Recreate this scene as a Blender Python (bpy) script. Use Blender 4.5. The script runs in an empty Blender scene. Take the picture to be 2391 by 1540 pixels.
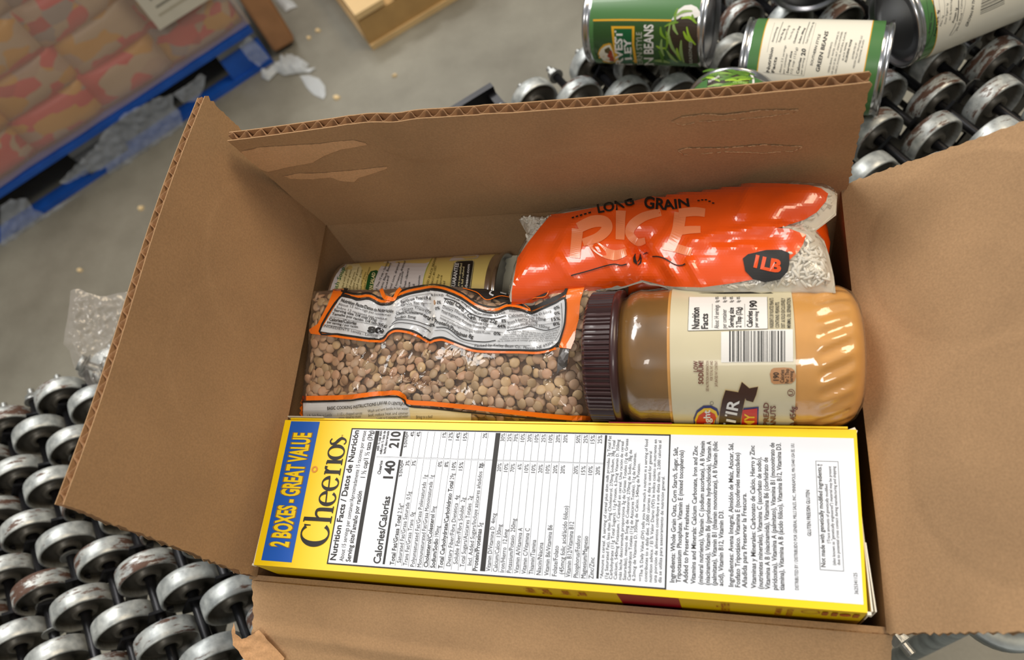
import bpy, bmesh, math, random
from mathutils import Vector, Matrix, noise
from mathutils.geometry import delaunay_2d_cdt

scene = bpy.context.scene
COL = scene.collection
FLOOR = -110.0                     # working units: cm, z = 0 at the top of the cereal box


def W(x, y, z):                    # cm -> metres, floor at z = 0
    return Vector((x / 100.0, y / 100.0, (z - FLOOR) / 100.0))


# ------------------------------------------------------------------ camera
CAMC = Vector((25.35834, -5.89587, 37.59707))
CAMR = Matrix(((0.96103978, 0.01800537, 0.27582303),
               (0.11438631, 0.88251492, -0.45616137),
               (-0.25163129, 0.4699396, 0.84607238)))
FPX = 1758.7523
cam_d = bpy.data.cameras.new('camera')
cam = bpy.data.objects.new('camera', cam_d)
COL.objects.link(cam)
cam_d.sensor_width = 36.0
cam_d.lens = FPX / 2391 * 36.0
cam_d.clip_start = 0.01
cam_d.dof.use_dof = True
cam_d.dof.focus_distance = 0.44
cam_d.dof.aperture_fstop = 9.0
cam.matrix_world = Matrix.Translation(W(*CAMC)) @ CAMR.to_4x4()
scene.camera = cam

# ------------------------------------------------------------------ light
scene.view_settings.view_transform = 'Standard'
scene.view_settings.look = 'None'
scene.view_settings.gamma = 1.0
scene.view_settings.use_curve_mapping = False
scene.view_settings.exposure = 0.12
world = bpy.data.worlds.new('warehouse_air')
scene.world = world
world.use_nodes = True
bg = world.node_tree.nodes['Background']
bg.inputs[0].default_value = (0.88, 0.95, 1.0, 1)
bg.inputs[1].default_value = 0.31


def ceiling_light(name, loc, tgt, sx, sy, power, col):
    l = bpy.data.lights.new(name, 'AREA')
    l.shape = 'RECTANGLE'
    l.size, l.size_y, l.energy, l.color = sx, sy, power, col
    o = bpy.data.objects.new(name, l)
    COL.objects.link(o)
    o.location = loc
    o.rotation_euler = (Vector(tgt) - Vector(loc)).to_track_quat('-Z', 'Y').to_euler()
    return o


WARM = (1.0, 0.80, 0.56)
NEUTRAL = (1.0, 0.97, 0.93)
ceiling_light('high_bay_lamp', (-2.05, 1.75, 5.6), (0.1, 0.1, 1.1), 2.4, 1.5, 136, NEUTRAL)
ceiling_light('high_bay_lamp', (2.6, 1.6, 5.8), (0.2, 0.2, 1.0), 2.2, 1.4, 118, WARM)
ceiling_light('high_bay_lamp', (0.9, -3.4, 6.2), (0.2, 0.1, 1.0), 1.8, 0.9, 78, (1.0, 0.94, 0.86))
ceiling_light('high_bay_lamp', (-2.4, 5.2, 6.2), (-1.0, 2.0, 0.0), 1.8, 0.9, 110, NEUTRAL)

# ------------------------------------------------------------------ materials


def lin(c):
    return tuple((v / 255.0 / 12.92 if v / 255.0 <= 0.04045 else ((v / 255.0 + 0.055) / 1.055) ** 2.4) for v in c) + (1.0,)


MATS = {}


def mat(name, rgb, rough=0.6, metal=0.0, coat=0.0, spec=0.5, vary=0.0, vscale=40.0, bump=0.0, bscale=200.0, sss=0.0, coord='Generated'):
    if name in MATS:
        return MATS[name]
    m = bpy.data.materials.new(name)
    m.use_nodes = True
    nt = m.node_tree
    b = nt.nodes['Principled BSDF']
    b.inputs['Base Color'].default_value = lin(rgb)
    b.inputs['Roughness'].default_value = rough
    b.inputs['Metallic'].default_value = metal
    b.inputs['Coat Weight'].default_value = coat
    b.inputs['Coat Roughness'].default_value = 0.06
    b.inputs['Specular IOR Level'].default_value = spec
    if vary or bump:
        tc = nt.nodes.new('ShaderNodeTexCoord')
        if vary:
            n = nt.nodes.new('ShaderNodeTexNoise')
            n.inputs['Scale'].default_value = vscale
            n.inputs['Detail'].default_value = 6
            nt.links.new(tc.outputs['Object'], n.inputs['Vector'])
            mx = nt.nodes.new('ShaderNodeMix')
            mx.data_type = 'RGBA'
            mx.blend_type = 'MULTIPLY'
            mx.inputs[0].default_value = 1.0
            mx.inputs[6].default_value = lin(rgb)
            mr = nt.nodes.new('ShaderNodeMapRange')
            mr.inputs[1].default_value = 0.3
            mr.inputs[2].default_value = 0.7
            mr.inputs[3].default_value = 1.0 - vary
            mr.inputs[4].default_value = 1.0 + vary
            nt.links.new(n.outputs['Fac'], mr.inputs[0])
            nt.links.new(mr.outputs[0], mx.inputs[7])
            nt.links.new(mx.outputs[2], b.inputs['Base Color'])
        if bump:
            n2 = nt.nodes.new('ShaderNodeTexNoise')
            n2.inputs['Scale'].default_value = bscale
            n2.inputs['Detail'].default_value = 5
            nt.links.new(tc.outputs['Object'], n2.inputs['Vector'])
            bp = nt.nodes.new('ShaderNodeBump')
            bp.inputs['Strength'].default_value = bump
            bp.inputs['Distance'].default_value = 0.002
            nt.links.new(n2.outputs['Fac'], bp.inputs['Height'])
            nt.links.new(bp.outputs[0], b.inputs['Normal'])
    MATS[name] = m
    return m


def film_mat(name, rgb=(235, 235, 240), body=0.04, gloss=0.9, rough=0.08, bump=0.5, bscale=60.0, stretch=(1, 1, 1)):
    """clear plastic film: transparent, a trace of milky body, fresnel gloss over crinkles"""
    m = bpy.data.materials.new(name)
    m.use_nodes = True
    nt = m.node_tree
    nt.nodes.remove(nt.nodes['Principled BSDF'])
    out = nt.nodes['Material Output']
    tr = nt.nodes.new('ShaderNodeBsdfTransparent')
    df = nt.nodes.new('ShaderNodeBsdfDiffuse')
    df.inputs[0].default_value = lin(rgb)
    gl = nt.nodes.new('ShaderNodeBsdfGlossy')
    gl.inputs['Roughness'].default_value = rough
    fr = nt.nodes.new('ShaderNodeFresnel')
    ge = nt.nodes.new('ShaderNodeNewGeometry')
    io = nt.nodes.new('ShaderNodeMath')          # a thin sheet reflects alike from both sides
    io.operation = 'MULTIPLY_ADD'
    io.inputs[1].default_value = 1 / 1.5 - 1.5
    io.inputs[2].default_value = 1.5
    nt.links.new(ge.outputs['Backfacing'], io.inputs[0])
    nt.links.new(io.outputs[0], fr.inputs[0])
    m1 = nt.nodes.new('ShaderNodeMixShader')
    m1.inputs[0].default_value = body
    m2 = nt.nodes.new('ShaderNodeMixShader')
    mul = nt.nodes.new('ShaderNodeMath')
    mul.operation = 'MULTIPLY'
    mul.inputs[1].default_value = gloss
    tc = nt.nodes.new('ShaderNodeTexCoord')
    mp = nt.nodes.new('ShaderNodeMapping')
    mp.inputs['Scale'].default_value = stretch
    n = nt.nodes.new('ShaderNodeTexNoise')
    n.inputs['Scale'].default_value = bscale
    n.inputs['Detail'].default_value = 3
    n.inputs['Distortion'].default_value = 0.6
    bp = nt.nodes.new('ShaderNodeBump')
    bp.inputs['Strength'].default_value = bump
    bp.inputs['Distance'].default_value = 0.004
    L = nt.links.new
    L(tc.outputs['Object'], mp.inputs[0])
    L(mp.outputs[0], n.inputs['Vector'])
    L(n.outputs['Fac'], bp.inputs['Height'])
    L(bp.outputs[0], gl.inputs['Normal'])
    L(bp.outputs[0], fr.inputs['Normal'])
    L(fr.outputs[0], mul.inputs[0])
    L(tr.outputs[0], m1.inputs[1])
    L(df.outputs[0], m1.inputs[2])
    L(mul.outputs[0], m2.inputs[0])
    L(m1.outputs[0], m2.inputs[1])
    L(gl.outputs[0], m2.inputs[2])
    L(m2.outputs[0], out.inputs[0])
    return m


def cardboard_mat(name, rgb):
    m = bpy.data.materials.new(name)
    m.use_nodes = True
    nt = m.node_tree
    b = nt.nodes['Principled BSDF']
    b.inputs['Roughness'].default_value = 0.85
    b.inputs['Specular IOR Level'].default_value = 0.25
    L = nt.links.new
    tc = nt.nodes.new('ShaderNodeTexCoord')
    n = nt.nodes.new('ShaderNodeTexNoise')
    n.inputs['Scale'].default_value = 14
    n.inputs['Detail'].default_value = 4
    n2 = nt.nodes.new('ShaderNodeTexNoise')
    n2.inputs['Scale'].default_value = 900
    n2.inputs['Detail'].default_value = 3
    L(tc.outputs['Object'], n.inputs['Vector'])
    L(tc.outputs['Object'], n2.inputs['Vector'])
    cr = nt.nodes.new('ShaderNodeValToRGB')
    cr.color_ramp.elements[0].position = 0.3
    cr.color_ramp.elements[0].color = lin([c * 0.93 for c in rgb])
    cr.color_ramp.elements[1].position = 0.7
    cr.color_ramp.elements[1].color = lin([min(255, c * 1.04) for c in rgb])
    L(n.outputs['Fac'], cr.inputs[0])
    mr = nt.nodes.new('ShaderNodeMapRange')
    mr.inputs[1].default_value = 0.25
    mr.inputs[2].default_value = 0.75
    mr.inputs[3].default_value = 0.87
    mr.inputs[4].default_value = 1.11
    L(n2.outputs['Fac'], mr.inputs[0])
    at = nt.nodes.new('ShaderNodeAttribute')
    at.attribute_name = 'stain'
    st = nt.nodes.new('ShaderNodeMapRange')
    st.inputs[3].default_value = 1.0
    st.inputs[4].default_value = 0.74
    L(at.outputs['Fac'], st.inputs[0])
    mm = nt.nodes.new('ShaderNodeMath')
    mm.operation = 'MULTIPLY'
    L(mr.outputs[0], mm.inputs[0])
    L(st.outputs[0], mm.inputs[1])
    mx = nt.nodes.new('ShaderNodeMix')
    mx.data_type = 'RGBA'
    mx.blend_type = 'MULTIPLY'
    mx.inputs[0].default_value = 1.0
    L(cr.outputs[0], mx.inputs[6])
    L(mm.outputs[0], mx.inputs[7])
    L(mx.outputs[2], b.inputs['Base Color'])
    bp = nt.nodes.new('ShaderNodeBump')
    bp.inputs['Strength'].default_value = 0.12
    bp.inputs['Distance'].default_value = 0.001
    L(n2.outputs['Fac'], bp.inputs['Height'])
    L(bp.outputs[0], b.inputs['Normal'])
    return m


# ------------------------------------------------------------------ object helpers


def tag(o, label=None, cat=None, group=None, kind=None):
    if label:
        o['label'] = label
    if cat:
        o['category'] = cat
    if group:
        o['group'] = group
    if kind:
        o['kind'] = kind
    return o


def empty(name, x, y, z):
    o = bpy.data.objects.new(name, None)
    COL.objects.link(o)
    o.empty_display_size = 0.02
    o.location = W(x, y, z)
    return o


def adopt(o, parent):
    if parent is not None:
        o.parent = parent
        chain = Matrix.Identity(4)
        p, mats = parent, []
        while p is not None:
            mats.append(p.matrix_parent_inverse @ p.matrix_basis if p.parent else p.matrix_basis)
            p = p.parent
        for mt in reversed(mats):
            chain = chain @ mt
        o.matrix_parent_inverse = chain.inverted()
    return o


def mesh_obj(name, verts, faces, m, parent=None, smooth=True, raw=False):
    """verts in cm world coordinates"""
    me = bpy.data.meshes.new(name)
    me.from_pydata([tuple(v) if raw else tuple(W(*v)) for v in verts], [], faces)
    me.materials.append(m)
    if smooth:
        me.shade_smooth()
    me.update()
    o = bpy.data.objects.new(name, me)
    COL.objects.link(o)
    adopt(o, parent)
    return o


def share(name, me, mw, parent):
    o = bpy.data.objects.new(name, me)
    COL.objects.link(o)
    o.matrix_basis = mw
    adopt(o, parent)
    return o


class MB:
    def __init__(s):
        s.v, s.f = [], []

    def add(s, v, f):
        k = len(s.v)
        s.v += [Vector(p) for p in v]
        s.f += [tuple(i + k for i in q) for q in f]

    def box(s, c, sx, sy, sz, M=None):
        M = M or Matrix.Identity(3)
        c = Vector(c)
        v = [c + M @ Vector((x * sx / 2, y * sy / 2, z * sz / 2)) for x in (-1, 1) for y in (-1, 1) for z in (-1, 1)]
        s.add(v, [(0, 1, 3, 2), (4, 6, 7, 5), (0, 4, 5, 1), (2, 3, 7, 6), (0, 2, 6, 4), (1, 5, 7, 3)])

    def tube(s, a, b, r, n=12, r2=None):
        a, b = Vector(a), Vector(b)
        r2 = r if r2 is None else r2
        d = (b - a).normalized()
        u = d.orthogonal().normalized()
        w = d.cross(u)
        v = []
        for p, rr in ((a, r), (b, r2)):
            for i in range(n):
                t = 2 * math.pi * i / n
                v.append(p + (u * math.cos(t) + w * math.sin(t)) * rr)
        f = [(i, (i + 1) % n, n + (i + 1) % n, n + i) for i in range(n)]
        s.add(v, f + [tuple(range(n - 1, -1, -1)), tuple(range(n, 2 * n))])

    def lathe(s, a, d, prof, n=32, ref=None, rfun=None):
        """prof: list of (axial, radius) from point a along d"""
        a, d = Vector(a), Vector(d).normalized()
        u = (Vector(ref) - d * Vector(ref).dot(d)).normalized() if ref else d.orthogonal().normalized()
        w = d.cross(u)
        v, f = [], []
        for (x, r) in prof:
            for i in range(n):
                t = 2 * math.pi * i / n
                rr = r + (rfun(x, t) if rfun else 0)
                v.append(a + d * x + (u * math.cos(t) + w * math.sin(t)) * rr)
        for k in range(len(prof) - 1):
            for i in range(n):
                j = (i + 1) % n
                f.append((k * n + i, k * n + j, (k + 1) * n + j, (k + 1) * n + i))
        s.add(v, f)

    def build(s, name, m, parent=None, smooth=True, raw=False):
        return mesh_obj(name, s.v, s.f, m, parent, smooth, raw)


def auto_smooth(o, ang=40):
    me = o.data
    bm = bmesh.new()
    bm.from_mesh(me)
    for e in bm.edges:
        if len(e.link_faces) == 2 and e.calc_face_angle(0) > math.radians(ang):
            e.smooth = False
    bm.to_mesh(me)
    bm.free()
    return o


# ------------------------------------------------------------------ rays and surfaces


def ray(px, py):
    return CAMR @ Vector(((px - 1195.5) / FPX, -(py - 770.0) / FPX, -1.0))


def at_z(px, py, z):
    d = ray(px, py)
    return CAMC + d * ((z - CAMC.z) / d.z)


def to_px(p):
    q = CAMR.transposed() @ (Vector(p) - CAMC)
    return 1195.5 + FPX * q.x / -q.z, 770.0 - FPX * q.y / -q.z


class PlaneSurf:
    def __init__(s, O, U, V):
        s.O, s.U, s.V = Vector(O), Vector(U).normalized(), Vector(V).normalized()
        s.N = s.U.cross(s.V).normalized()

    def uv(s, px, py, h=0.0):
        d = ray(px, py)
        t = ((s.O + s.N * h) - CAMC).dot(s.N) / d.dot(s.N)
        q = CAMC + d * t - s.O
        return q.dot(s.U), q.dot(s.V)

    def P(s, u, v):
        return s.O + s.U * u + s.V * v, s.N

    def px(s, x, y):
        return s.P(*s.uv(x, y))


class CylSurf:
    def __init__(s, A, D, r):
        s.A, s.D, s.r = Vector(A), Vector(D).normalized(), r

    def px(s, x, y):
        d = ray(x, y).normalized()
        o = CAMC - s.A
        dd, oo = d - s.D * d.dot(s.D), o - s.D * o.dot(s.D)
        a, b, c = dd.dot(dd), 2 * dd.dot(oo), oo.dot(oo) - s.r ** 2
        disc = b * b - 4 * a * c
        t = (-b - math.sqrt(max(0.0, disc))) / (2 * a)
        p = CAMC + d * t
        q = p - s.A
        n = (q - s.D * q.dot(s.D)).normalized()
        if disc < 0:
            p = s.A + s.D * q.dot(s.D) + n * s.r
        return p, n


def dens(poly, step):
    out = []
    for i, p in enumerate(poly):
        q = poly[(i + 1) % len(poly)]
        L = math.hypot(q[0] - p[0], q[1] - p[1])
        k = max(1, int(L / step))
        for j in range(k):
            out.append((p[0] + (q[0] - p[0]) * j / k, p[1] + (q[1] - p[1]) * j / k))
    return out


def inside(p, poly):
    x, y = p
    c = False
    j = len(poly) - 1
    for i in range(len(poly)):
        xi, yi = poly[i]
        xj, yj = poly[j]
        if (yi > y) != (yj > y) and x < (xj - xi) * (y - yi) / (yj - yi) + xi:
            c = not c
        j = i
    return c


def edge_dist(p, poly):
    b = 1e9
    for i in range(len(poly)):
        x1, y1 = poly[i - 1]
        x2, y2 = poly[i]
        dx, dy = x2 - x1, y2 - y1
        L = dx * dx + dy * dy
        t = 0 if L == 0 else max(0, min(1, ((p[0] - x1) * dx + (p[1] - y1) * dy) / L))
        b = min(b, math.hypot(p[0] - x1 - t * dx, p[1] - y1 - t * dy))
    return b


def fill(poly, step):
    """triangulate a 2D polygon with interior points at the given spacing"""
    bd = dens(poly, step)
    n = len(bd)
    xs, ys = [p[0] for p in bd], [p[1] for p in bd]
    pts = [Vector(p) for p in bd]
    y = min(ys) + step * 0.5
    row = 0
    while y < max(ys):
        x = min(xs) + step * (0.5 if row % 2 else 1.0)
        while x < max(xs):
            if inside((x, y), poly) and edge_dist((x, y), poly) > step * 0.45:
                pts.append(Vector((x, y)))
            x += step
        y += step * 0.87
        row += 1
    r = delaunay_2d_cdt(pts, [], [list(range(n))], 1, 1e-5)
    return [tuple(v) for v in r[0]], [tuple(f) for f in r[2]]


_txt = {}


def glyphs(s, bold=0.0, res=2):
    k = (s, bold, res)
    if k not in _txt:
        c = bpy.data.curves.new('t', 'FONT')
        c.body = s
        c.resolution_u = res
        c.offset = bold
        o = bpy.data.objects.new('t', c)
        m = o.to_mesh()
        v = [(p.co.x, p.co.y) for p in m.vertices]
        f = [tuple(p.vertices) for p in m.polygons]
        o.to_mesh_clear()
        bpy.data.objects.remove(o)
        bpy.data.curves.remove(c)
        _txt[k] = (v, f)
    return _txt[k]


class Print:
    """flat print laid on a surface; coordinates are mapped to (point, normal) by m"""

    def __init__(s, m, parent, flip=False, off=0.012):
        s.m, s.parent, s.flip, s.off = m, parent, flip, off
        s.b = {}

    def put(s, verts, faces, mt, layer, name, own=False):
        s.n = getattr(s, 'n', 0) + 1
        k = (name, mt.name, s.n if own else 0)
        if k not in s.b:
            s.b[k] = (mt, [], [])
        _, V, F = s.b[k]
        n0 = len(V)
        for p in verts:
            q, nn = s.m(p[0], p[1])
            V.append(q + nn * (s.off * (1 + layer)))
        F += [tuple(i + n0 for i in f) for f in faces]

    def poly(s, pts, mt, layer=0, step=10, name='printed_panel'):
        v, f = fill(pts, step)
        s.put(v, f, mt, layer, name, True)

    def rect(s, x0, y0, x1, y1, mt, layer=0, step=None, name='printed_panel'):
        step = step or max(abs(x1 - x0), abs(y1 - y0), 1e-6) * 1.01
        nx, ny = max(1, int(abs(x1 - x0) / step + .99)), max(1, int(abs(y1 - y0) / step + .99))
        v = [(x0 + (x1 - x0) * i / nx, y0 + (y1 - y0) * j / ny) for j in range(ny + 1) for i in range(nx + 1)]
        f = [(j * (nx + 1) + i, j * (nx + 1) + i + 1, (j + 1) * (nx + 1) + i + 1, (j + 1) * (nx + 1) + i) for j in range(ny) for i in range(nx)]
        s.put(v, f, mt, layer, name, name == 'printed_panel')

    def stroke(s, pts, w, mt, layer=1, sub=6, closed=False, name='printed_line'):
        """pts: centre line, w: width or list of widths; smoothed with Catmull-Rom"""
        n = len(pts)
        ws = w if isinstance(w, (list, tuple)) else [w] * n
        P, Q = [], []
        rng = range(n if closed else n - 1)
        for i in rng:
            g = (lambda k: k % n) if closed else (lambda k: max(0, min(n - 1, k)))
            p0, p1, p2, p3 = (pts[g(i + k)] for k in (-1, 0, 1, 2))
            for j in range(sub):
                t = j / sub
                c = [0.5 * (2 * p1[a] + (p2[a] - p0[a]) * t + (2 * p0[a] - 5 * p1[a] + 4 * p2[a] - p3[a]) * t * t + (3 * p1[a] - p0[a] - 3 * p2[a] + p3[a]) * t ** 3) for a in (0, 1)]
                P.append(c)
                Q.append(ws[g(i)] * (1 - t) + ws[g(i + 1)] * t)
        P.append(pts[0] if closed else pts[-1])
        Q.append(ws[0] if closed else ws[-1])
        v, f = [], []
        for i, c in enumerate(P):
            a, b = P[max(0, i - 1)], P[min(len(P) - 1, i + 1)]
            d = (b[0] - a[0], b[1] - a[1])
            L = math.hypot(*d) or 1
            nx, ny = -d[1] / L * Q[i] / 2, d[0] / L * Q[i] / 2
            v += [(c[0] + nx, c[1] + ny), (c[0] - nx, c[1] - ny)]
        f = [(2 * i, 2 * i + 1, 2 * i + 3, 2 * i + 2) for i in range(len(P) - 1)]
        s.put(v, f, mt, layer, name)

    def text(s, body, base, h, mt, bold=0.0, layer=2, res=2, name='lettering', natural=False, slant=0.0):
        """base: polyline of the baseline, h: cap height, or (h0, h1)"""
        v, f = glyphs(body, bold, res)
        if not v:
            return
        x0, x1 = min(p[0] for p in v), max(p[0] for p in v)
        seg = [math.hypot(base[i + 1][0] - base[i][0], base[i + 1][1] - base[i][1]) for i in range(len(base) - 1)]
        tot = sum(seg)
        h0, h1 = h if isinstance(h, (tuple, list)) else (h, h)
        wid = (x1 - x0) * h0 / 0.682 if natural else tot
        sg = -1 if s.flip else 1
        out = []
        for (x, y) in v:
            t = (x - x0) / (x1 - x0) * wid
            hh = h0 + (h1 - h0) * (t / wid)
            t += slant * y * hh / 0.682
            i, a = 0, t
            while i < len(seg) - 1 and a > seg[i]:
                a -= seg[i]
                i += 1
            k = a / seg[i]
            bx = base[i][0] + (base[i + 1][0] - base[i][0]) * k
            by = base[i][1] + (base[i + 1][1] - base[i][1]) * k
            dx, dy = (base[i + 1][0] - base[i][0]) / seg[i], (base[i + 1][1] - base[i][1]) / seg[i]
            yy = y / 0.682 * hh
            out.append((bx + sg * dy * yy, by - sg * dx * yy))
        big = h0 >= (0.33 if s.flip else 7.0)
        s.put(out, f, mt, layer, name if big else 'small_print', big)

    def build(s):
        r = []
        for (name, _, own), (mt, V, F) in s.b.items():
            o = mesh_obj(name, V, F, mt, s.parent, smooth=False)
            if not own:
                o['kind'] = 'stuff'
            r.append(o)
        return r


def crop(ox, oy, k):
    return lambda *pts: [(ox + x / k, oy + y / k) for (x, y) in pts]


INK = mat('black_ink', (24, 22, 22), 0.55)
INKG = mat('grey_ink', (52, 52, 55), 0.6)
WHITE_INK = mat('white_ink', (232, 231, 228), 0.5)

# ------------------------------------------------------------------ floor
def floor():
    m = bpy.data.materials.new('concrete')
    m.use_nodes = True
    nt = m.node_tree
    b = nt.nodes['Principled BSDF']
    b.inputs['Roughness'].default_value = 0.42
    b.inputs['Specular IOR Level'].default_value = 0.45
    L = nt.links.new
    tc = nt.nodes.new('ShaderNodeTexCoord')
    n = nt.nodes.new('ShaderNodeTexNoise')
    n.inputs['Scale'].default_value = 2.2
    n.inputs['Detail'].default_value = 7
    n.inputs['Roughness'].default_value = 0.6
    L(tc.outputs['Object'], n.inputs['Vector'])
    cr = nt.nodes.new('ShaderNodeValToRGB')
    cr.color_ramp.elements[0].position = 0.32
    cr.color_ramp.elements[0].color = lin((112, 108, 96))
    cr.color_ramp.elements[1].position = 0.68
    cr.color_ramp.elements[1].color = lin((148, 145, 132))
    L(n.outputs['Fac'], cr.inputs[0])
    n2 = nt.nodes.new('ShaderNodeTexNoise')
    n2.inputs['Scale'].default_value = 160
    n2.inputs['Detail'].default_value = 4
    L(tc.outputs['Object'], n2.inputs['Vector'])
    mr = nt.nodes.new('ShaderNodeMapRange')
    mr.inputs[3].default_value = 0.86
    mr.inputs[4].default_value = 1.12
    L(n2.outputs['Fac'], mr.inputs[0])
    mx = nt.nodes.new('ShaderNodeMix')
    mx.data_type = 'RGBA'
    mx.blend_type = 'MULTIPLY'
    mx.inputs[0].default_value = 1
    L(cr.outputs[0], mx.inputs[6])
    L(mr.outputs[0], mx.inputs[7])
    L(mx.outputs[2], b.inputs['Base Color'])
    mb = MB()
    mb.box((0, 150, FLOOR - 5), 1400, 1400, 10)
    o = mb.build('floor', m, smooth=False)
    tag(o, 'grey polished concrete warehouse floor', None, None, 'structure')


floor()


def walls():
    m = mat('painted_block', (176, 176, 170), 0.8, vary=0.06, vscale=3)
    for name, c, sx, sy in (('wall_far', (0, 850, FLOOR + 325), 1400, 20), ('wall_left', (-700, 150, FLOOR + 325), 20, 1400),
                            ('wall_right', (700, 150, FLOOR + 325), 20, 1400), ('wall_near', (0, -550, FLOOR + 325), 1400, 20)):
        mb = MB()
        mb.box(c, sx, sy, 650)
        tag(mb.build(name, m, smooth=False), 'plain painted warehouse wall', None, None, 'structure')


walls()

# ------------------------------------------------------------------ wheel conveyor
AX0 = math.radians(-51.5)
AXD = Vector((math.cos(AX0), math.sin(AX0), 0))
AXN = Vector((-AXD.y, AXD.x, 0))
ZAX = -21.5


def interp(x, tab):
    if x <= tab[0][0]:
        return tab[0][1] + (x - tab[0][0]) * (tab[1][1] - tab[0][1]) / (tab[1][0] - tab[0][0])
    for (a, b), (c, d) in zip(tab, tab[1:]):
        if x <= c:
            return b + (d - b) * (x - a) / (c - a)
    return tab[-1][1]


def metal_wheel_mat():
    m = bpy.data.materials.new('zinc_wheel')
    m.use_nodes = True
    nt = m.node_tree
    b = nt.nodes['Principled BSDF']
    L = nt.links.new
    tc = nt.nodes.new('ShaderNodeTexCoord')
    oi = nt.nodes.new('ShaderNodeObjectInfo')
    ad = nt.nodes.new('ShaderNodeVectorMath')
    ad.operation = 'MULTIPLY_ADD'
    cx = nt.nodes.new('ShaderNodeCombineXYZ')
    for i in range(3):
        L(oi.outputs['Random'], cx.inputs[i])
    ad.inputs[1].default_value = (7, 3, 5)
    L(cx.outputs[0], ad.inputs[0])
    L(tc.outputs['Object'], ad.inputs[2])
    stx = nt.nodes.new('ShaderNodeMapping')
    stx.inputs['Scale'].default_value = (0.45, 0.45, 1.7)
    L(ad.outputs[0], stx.inputs[0])
    n = nt.nodes.new('ShaderNodeTexNoise')
    n.inputs['Scale'].default_value = 90
    n.inputs['Detail'].default_value = 8
    n.inputs['Roughness'].default_value = 0.68
    L(stx.outputs[0], n.inputs['Vector'])
    # wear only on the tread: distance from the axle
    sp = nt.nodes.new('ShaderNodeSeparateXYZ')
    L(tc.outputs['Object'], sp.inputs[0])
    cb = nt.nodes.new('ShaderNodeCombineXYZ')
    L(sp.outputs[0], cb.inputs[0])
    L(sp.outputs[1], cb.inputs[1])
    ln = nt.nodes.new('ShaderNodeVectorMath')
    ln.operation = 'LENGTH'
    L(cb.outputs[0], ln.inputs[0])
    tr = nt.nodes.new('ShaderNodeMapRange')
    tr.inputs[1].default_value = 0.0235
    tr.inputs[2].default_value = 0.0258
    tr.inputs[3].default_value = 0.0
    tr.inputs[4].default_value = 1.0
    L(ln.outputs['Value'], tr.inputs[0])
    th = nt.nodes.new('ShaderNodeMapRange')
    th.inputs[1].default_value = 0.54
    th.inputs[2].default_value = 0.60
    # wheels differ in how rusty they are
    rr = nt.nodes.new('ShaderNodeMapRange')
    rr.inputs[3].default_value = -0.12
    rr.inputs[4].default_value = 0.09
    L(oi.outputs['Random'], rr.inputs[0])
    sm = nt.nodes.new('ShaderNodeMath')
    L(n.outputs['Fac'], sm.inputs[0])
    L(rr.outputs[0], sm.inputs[1])
    L(sm.outputs[0], th.inputs[0])
    mu = nt.nodes.new('ShaderNodeMath')
    mu.operation = 'MULTIPLY'
    L(th.outputs[0], mu.inputs[0])
    L(tr.outputs[0], mu.inputs[1])
    n2 = nt.nodes.new('ShaderNodeTexNoise')
    n2.inputs['Scale'].default_value = 120
    n2.inputs['Detail'].default_value = 5
    L(ad.outputs[0], n2.inputs['Vector'])
    cr = nt.nodes.new('ShaderNodeValToRGB')
    cr.color_ramp.elements[0].position = 0.35
    cr.color_ramp.elements[0].color = lin((158, 163, 163))
    cr.color_ramp.elements[1].position = 0.7
    cr.color_ramp.elements[1].color = lin((212, 216, 213))
    L(n2.outputs['Fac'], cr.inputs[0])
    mx = nt.nodes.new('ShaderNodeMix')
    mx.data_type = 'RGBA'
    L(mu.outputs[0], mx.inputs[0])
    gr = nt.nodes.new('ShaderNodeMapRange')       # darker grey-brown inside the dished webs
    gr.inputs[1].default_value = 0.0228
    gr.inputs[2].default_value = 0.0238
    L(ln.outputs['Value'], gr.inputs[0])
    gm = nt.nodes.new('ShaderNodeMix')
    gm.data_type = 'RGBA'
    gm.inputs[6].default_value = lin((96, 92, 84))
    L(gr.outputs[0], gm.inputs[0])
    L(cr.outputs[0], gm.inputs[7])
    L(gm.outputs[2], mx.inputs[6])
    mx.inputs[7].default_value = lin((98, 72, 60))
    L(mx.outputs[2], b.inputs['Base Color'])
    me = nt.nodes.new('ShaderNodeMapRange')
    me.inputs[3].default_value = 0.42
    me.inputs[4].default_value = 0.25
    L(mu.outputs[0], me.inputs[0])
    L(me.outputs[0], b.inputs['Metallic'])
    ro = nt.nodes.new('ShaderNodeMapRange')
    ro.inputs[3].default_value = 0.42
    ro.inputs[4].default_value = 0.62
    L(mu.outputs[0], ro.inputs[0])
    L(ro.outputs[0], b.inputs['Roughness'])
    return m


ZINC = metal_wheel_mat()
BLACKSTEEL = mat('black_steel', (34, 34, 37), 0.34, 0.55, vary=0.2, vscale=30)
BRIGHT = mat('bright_zinc', (168, 170, 168), 0.42, 0.8, bump=0.25, bscale=240)


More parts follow.
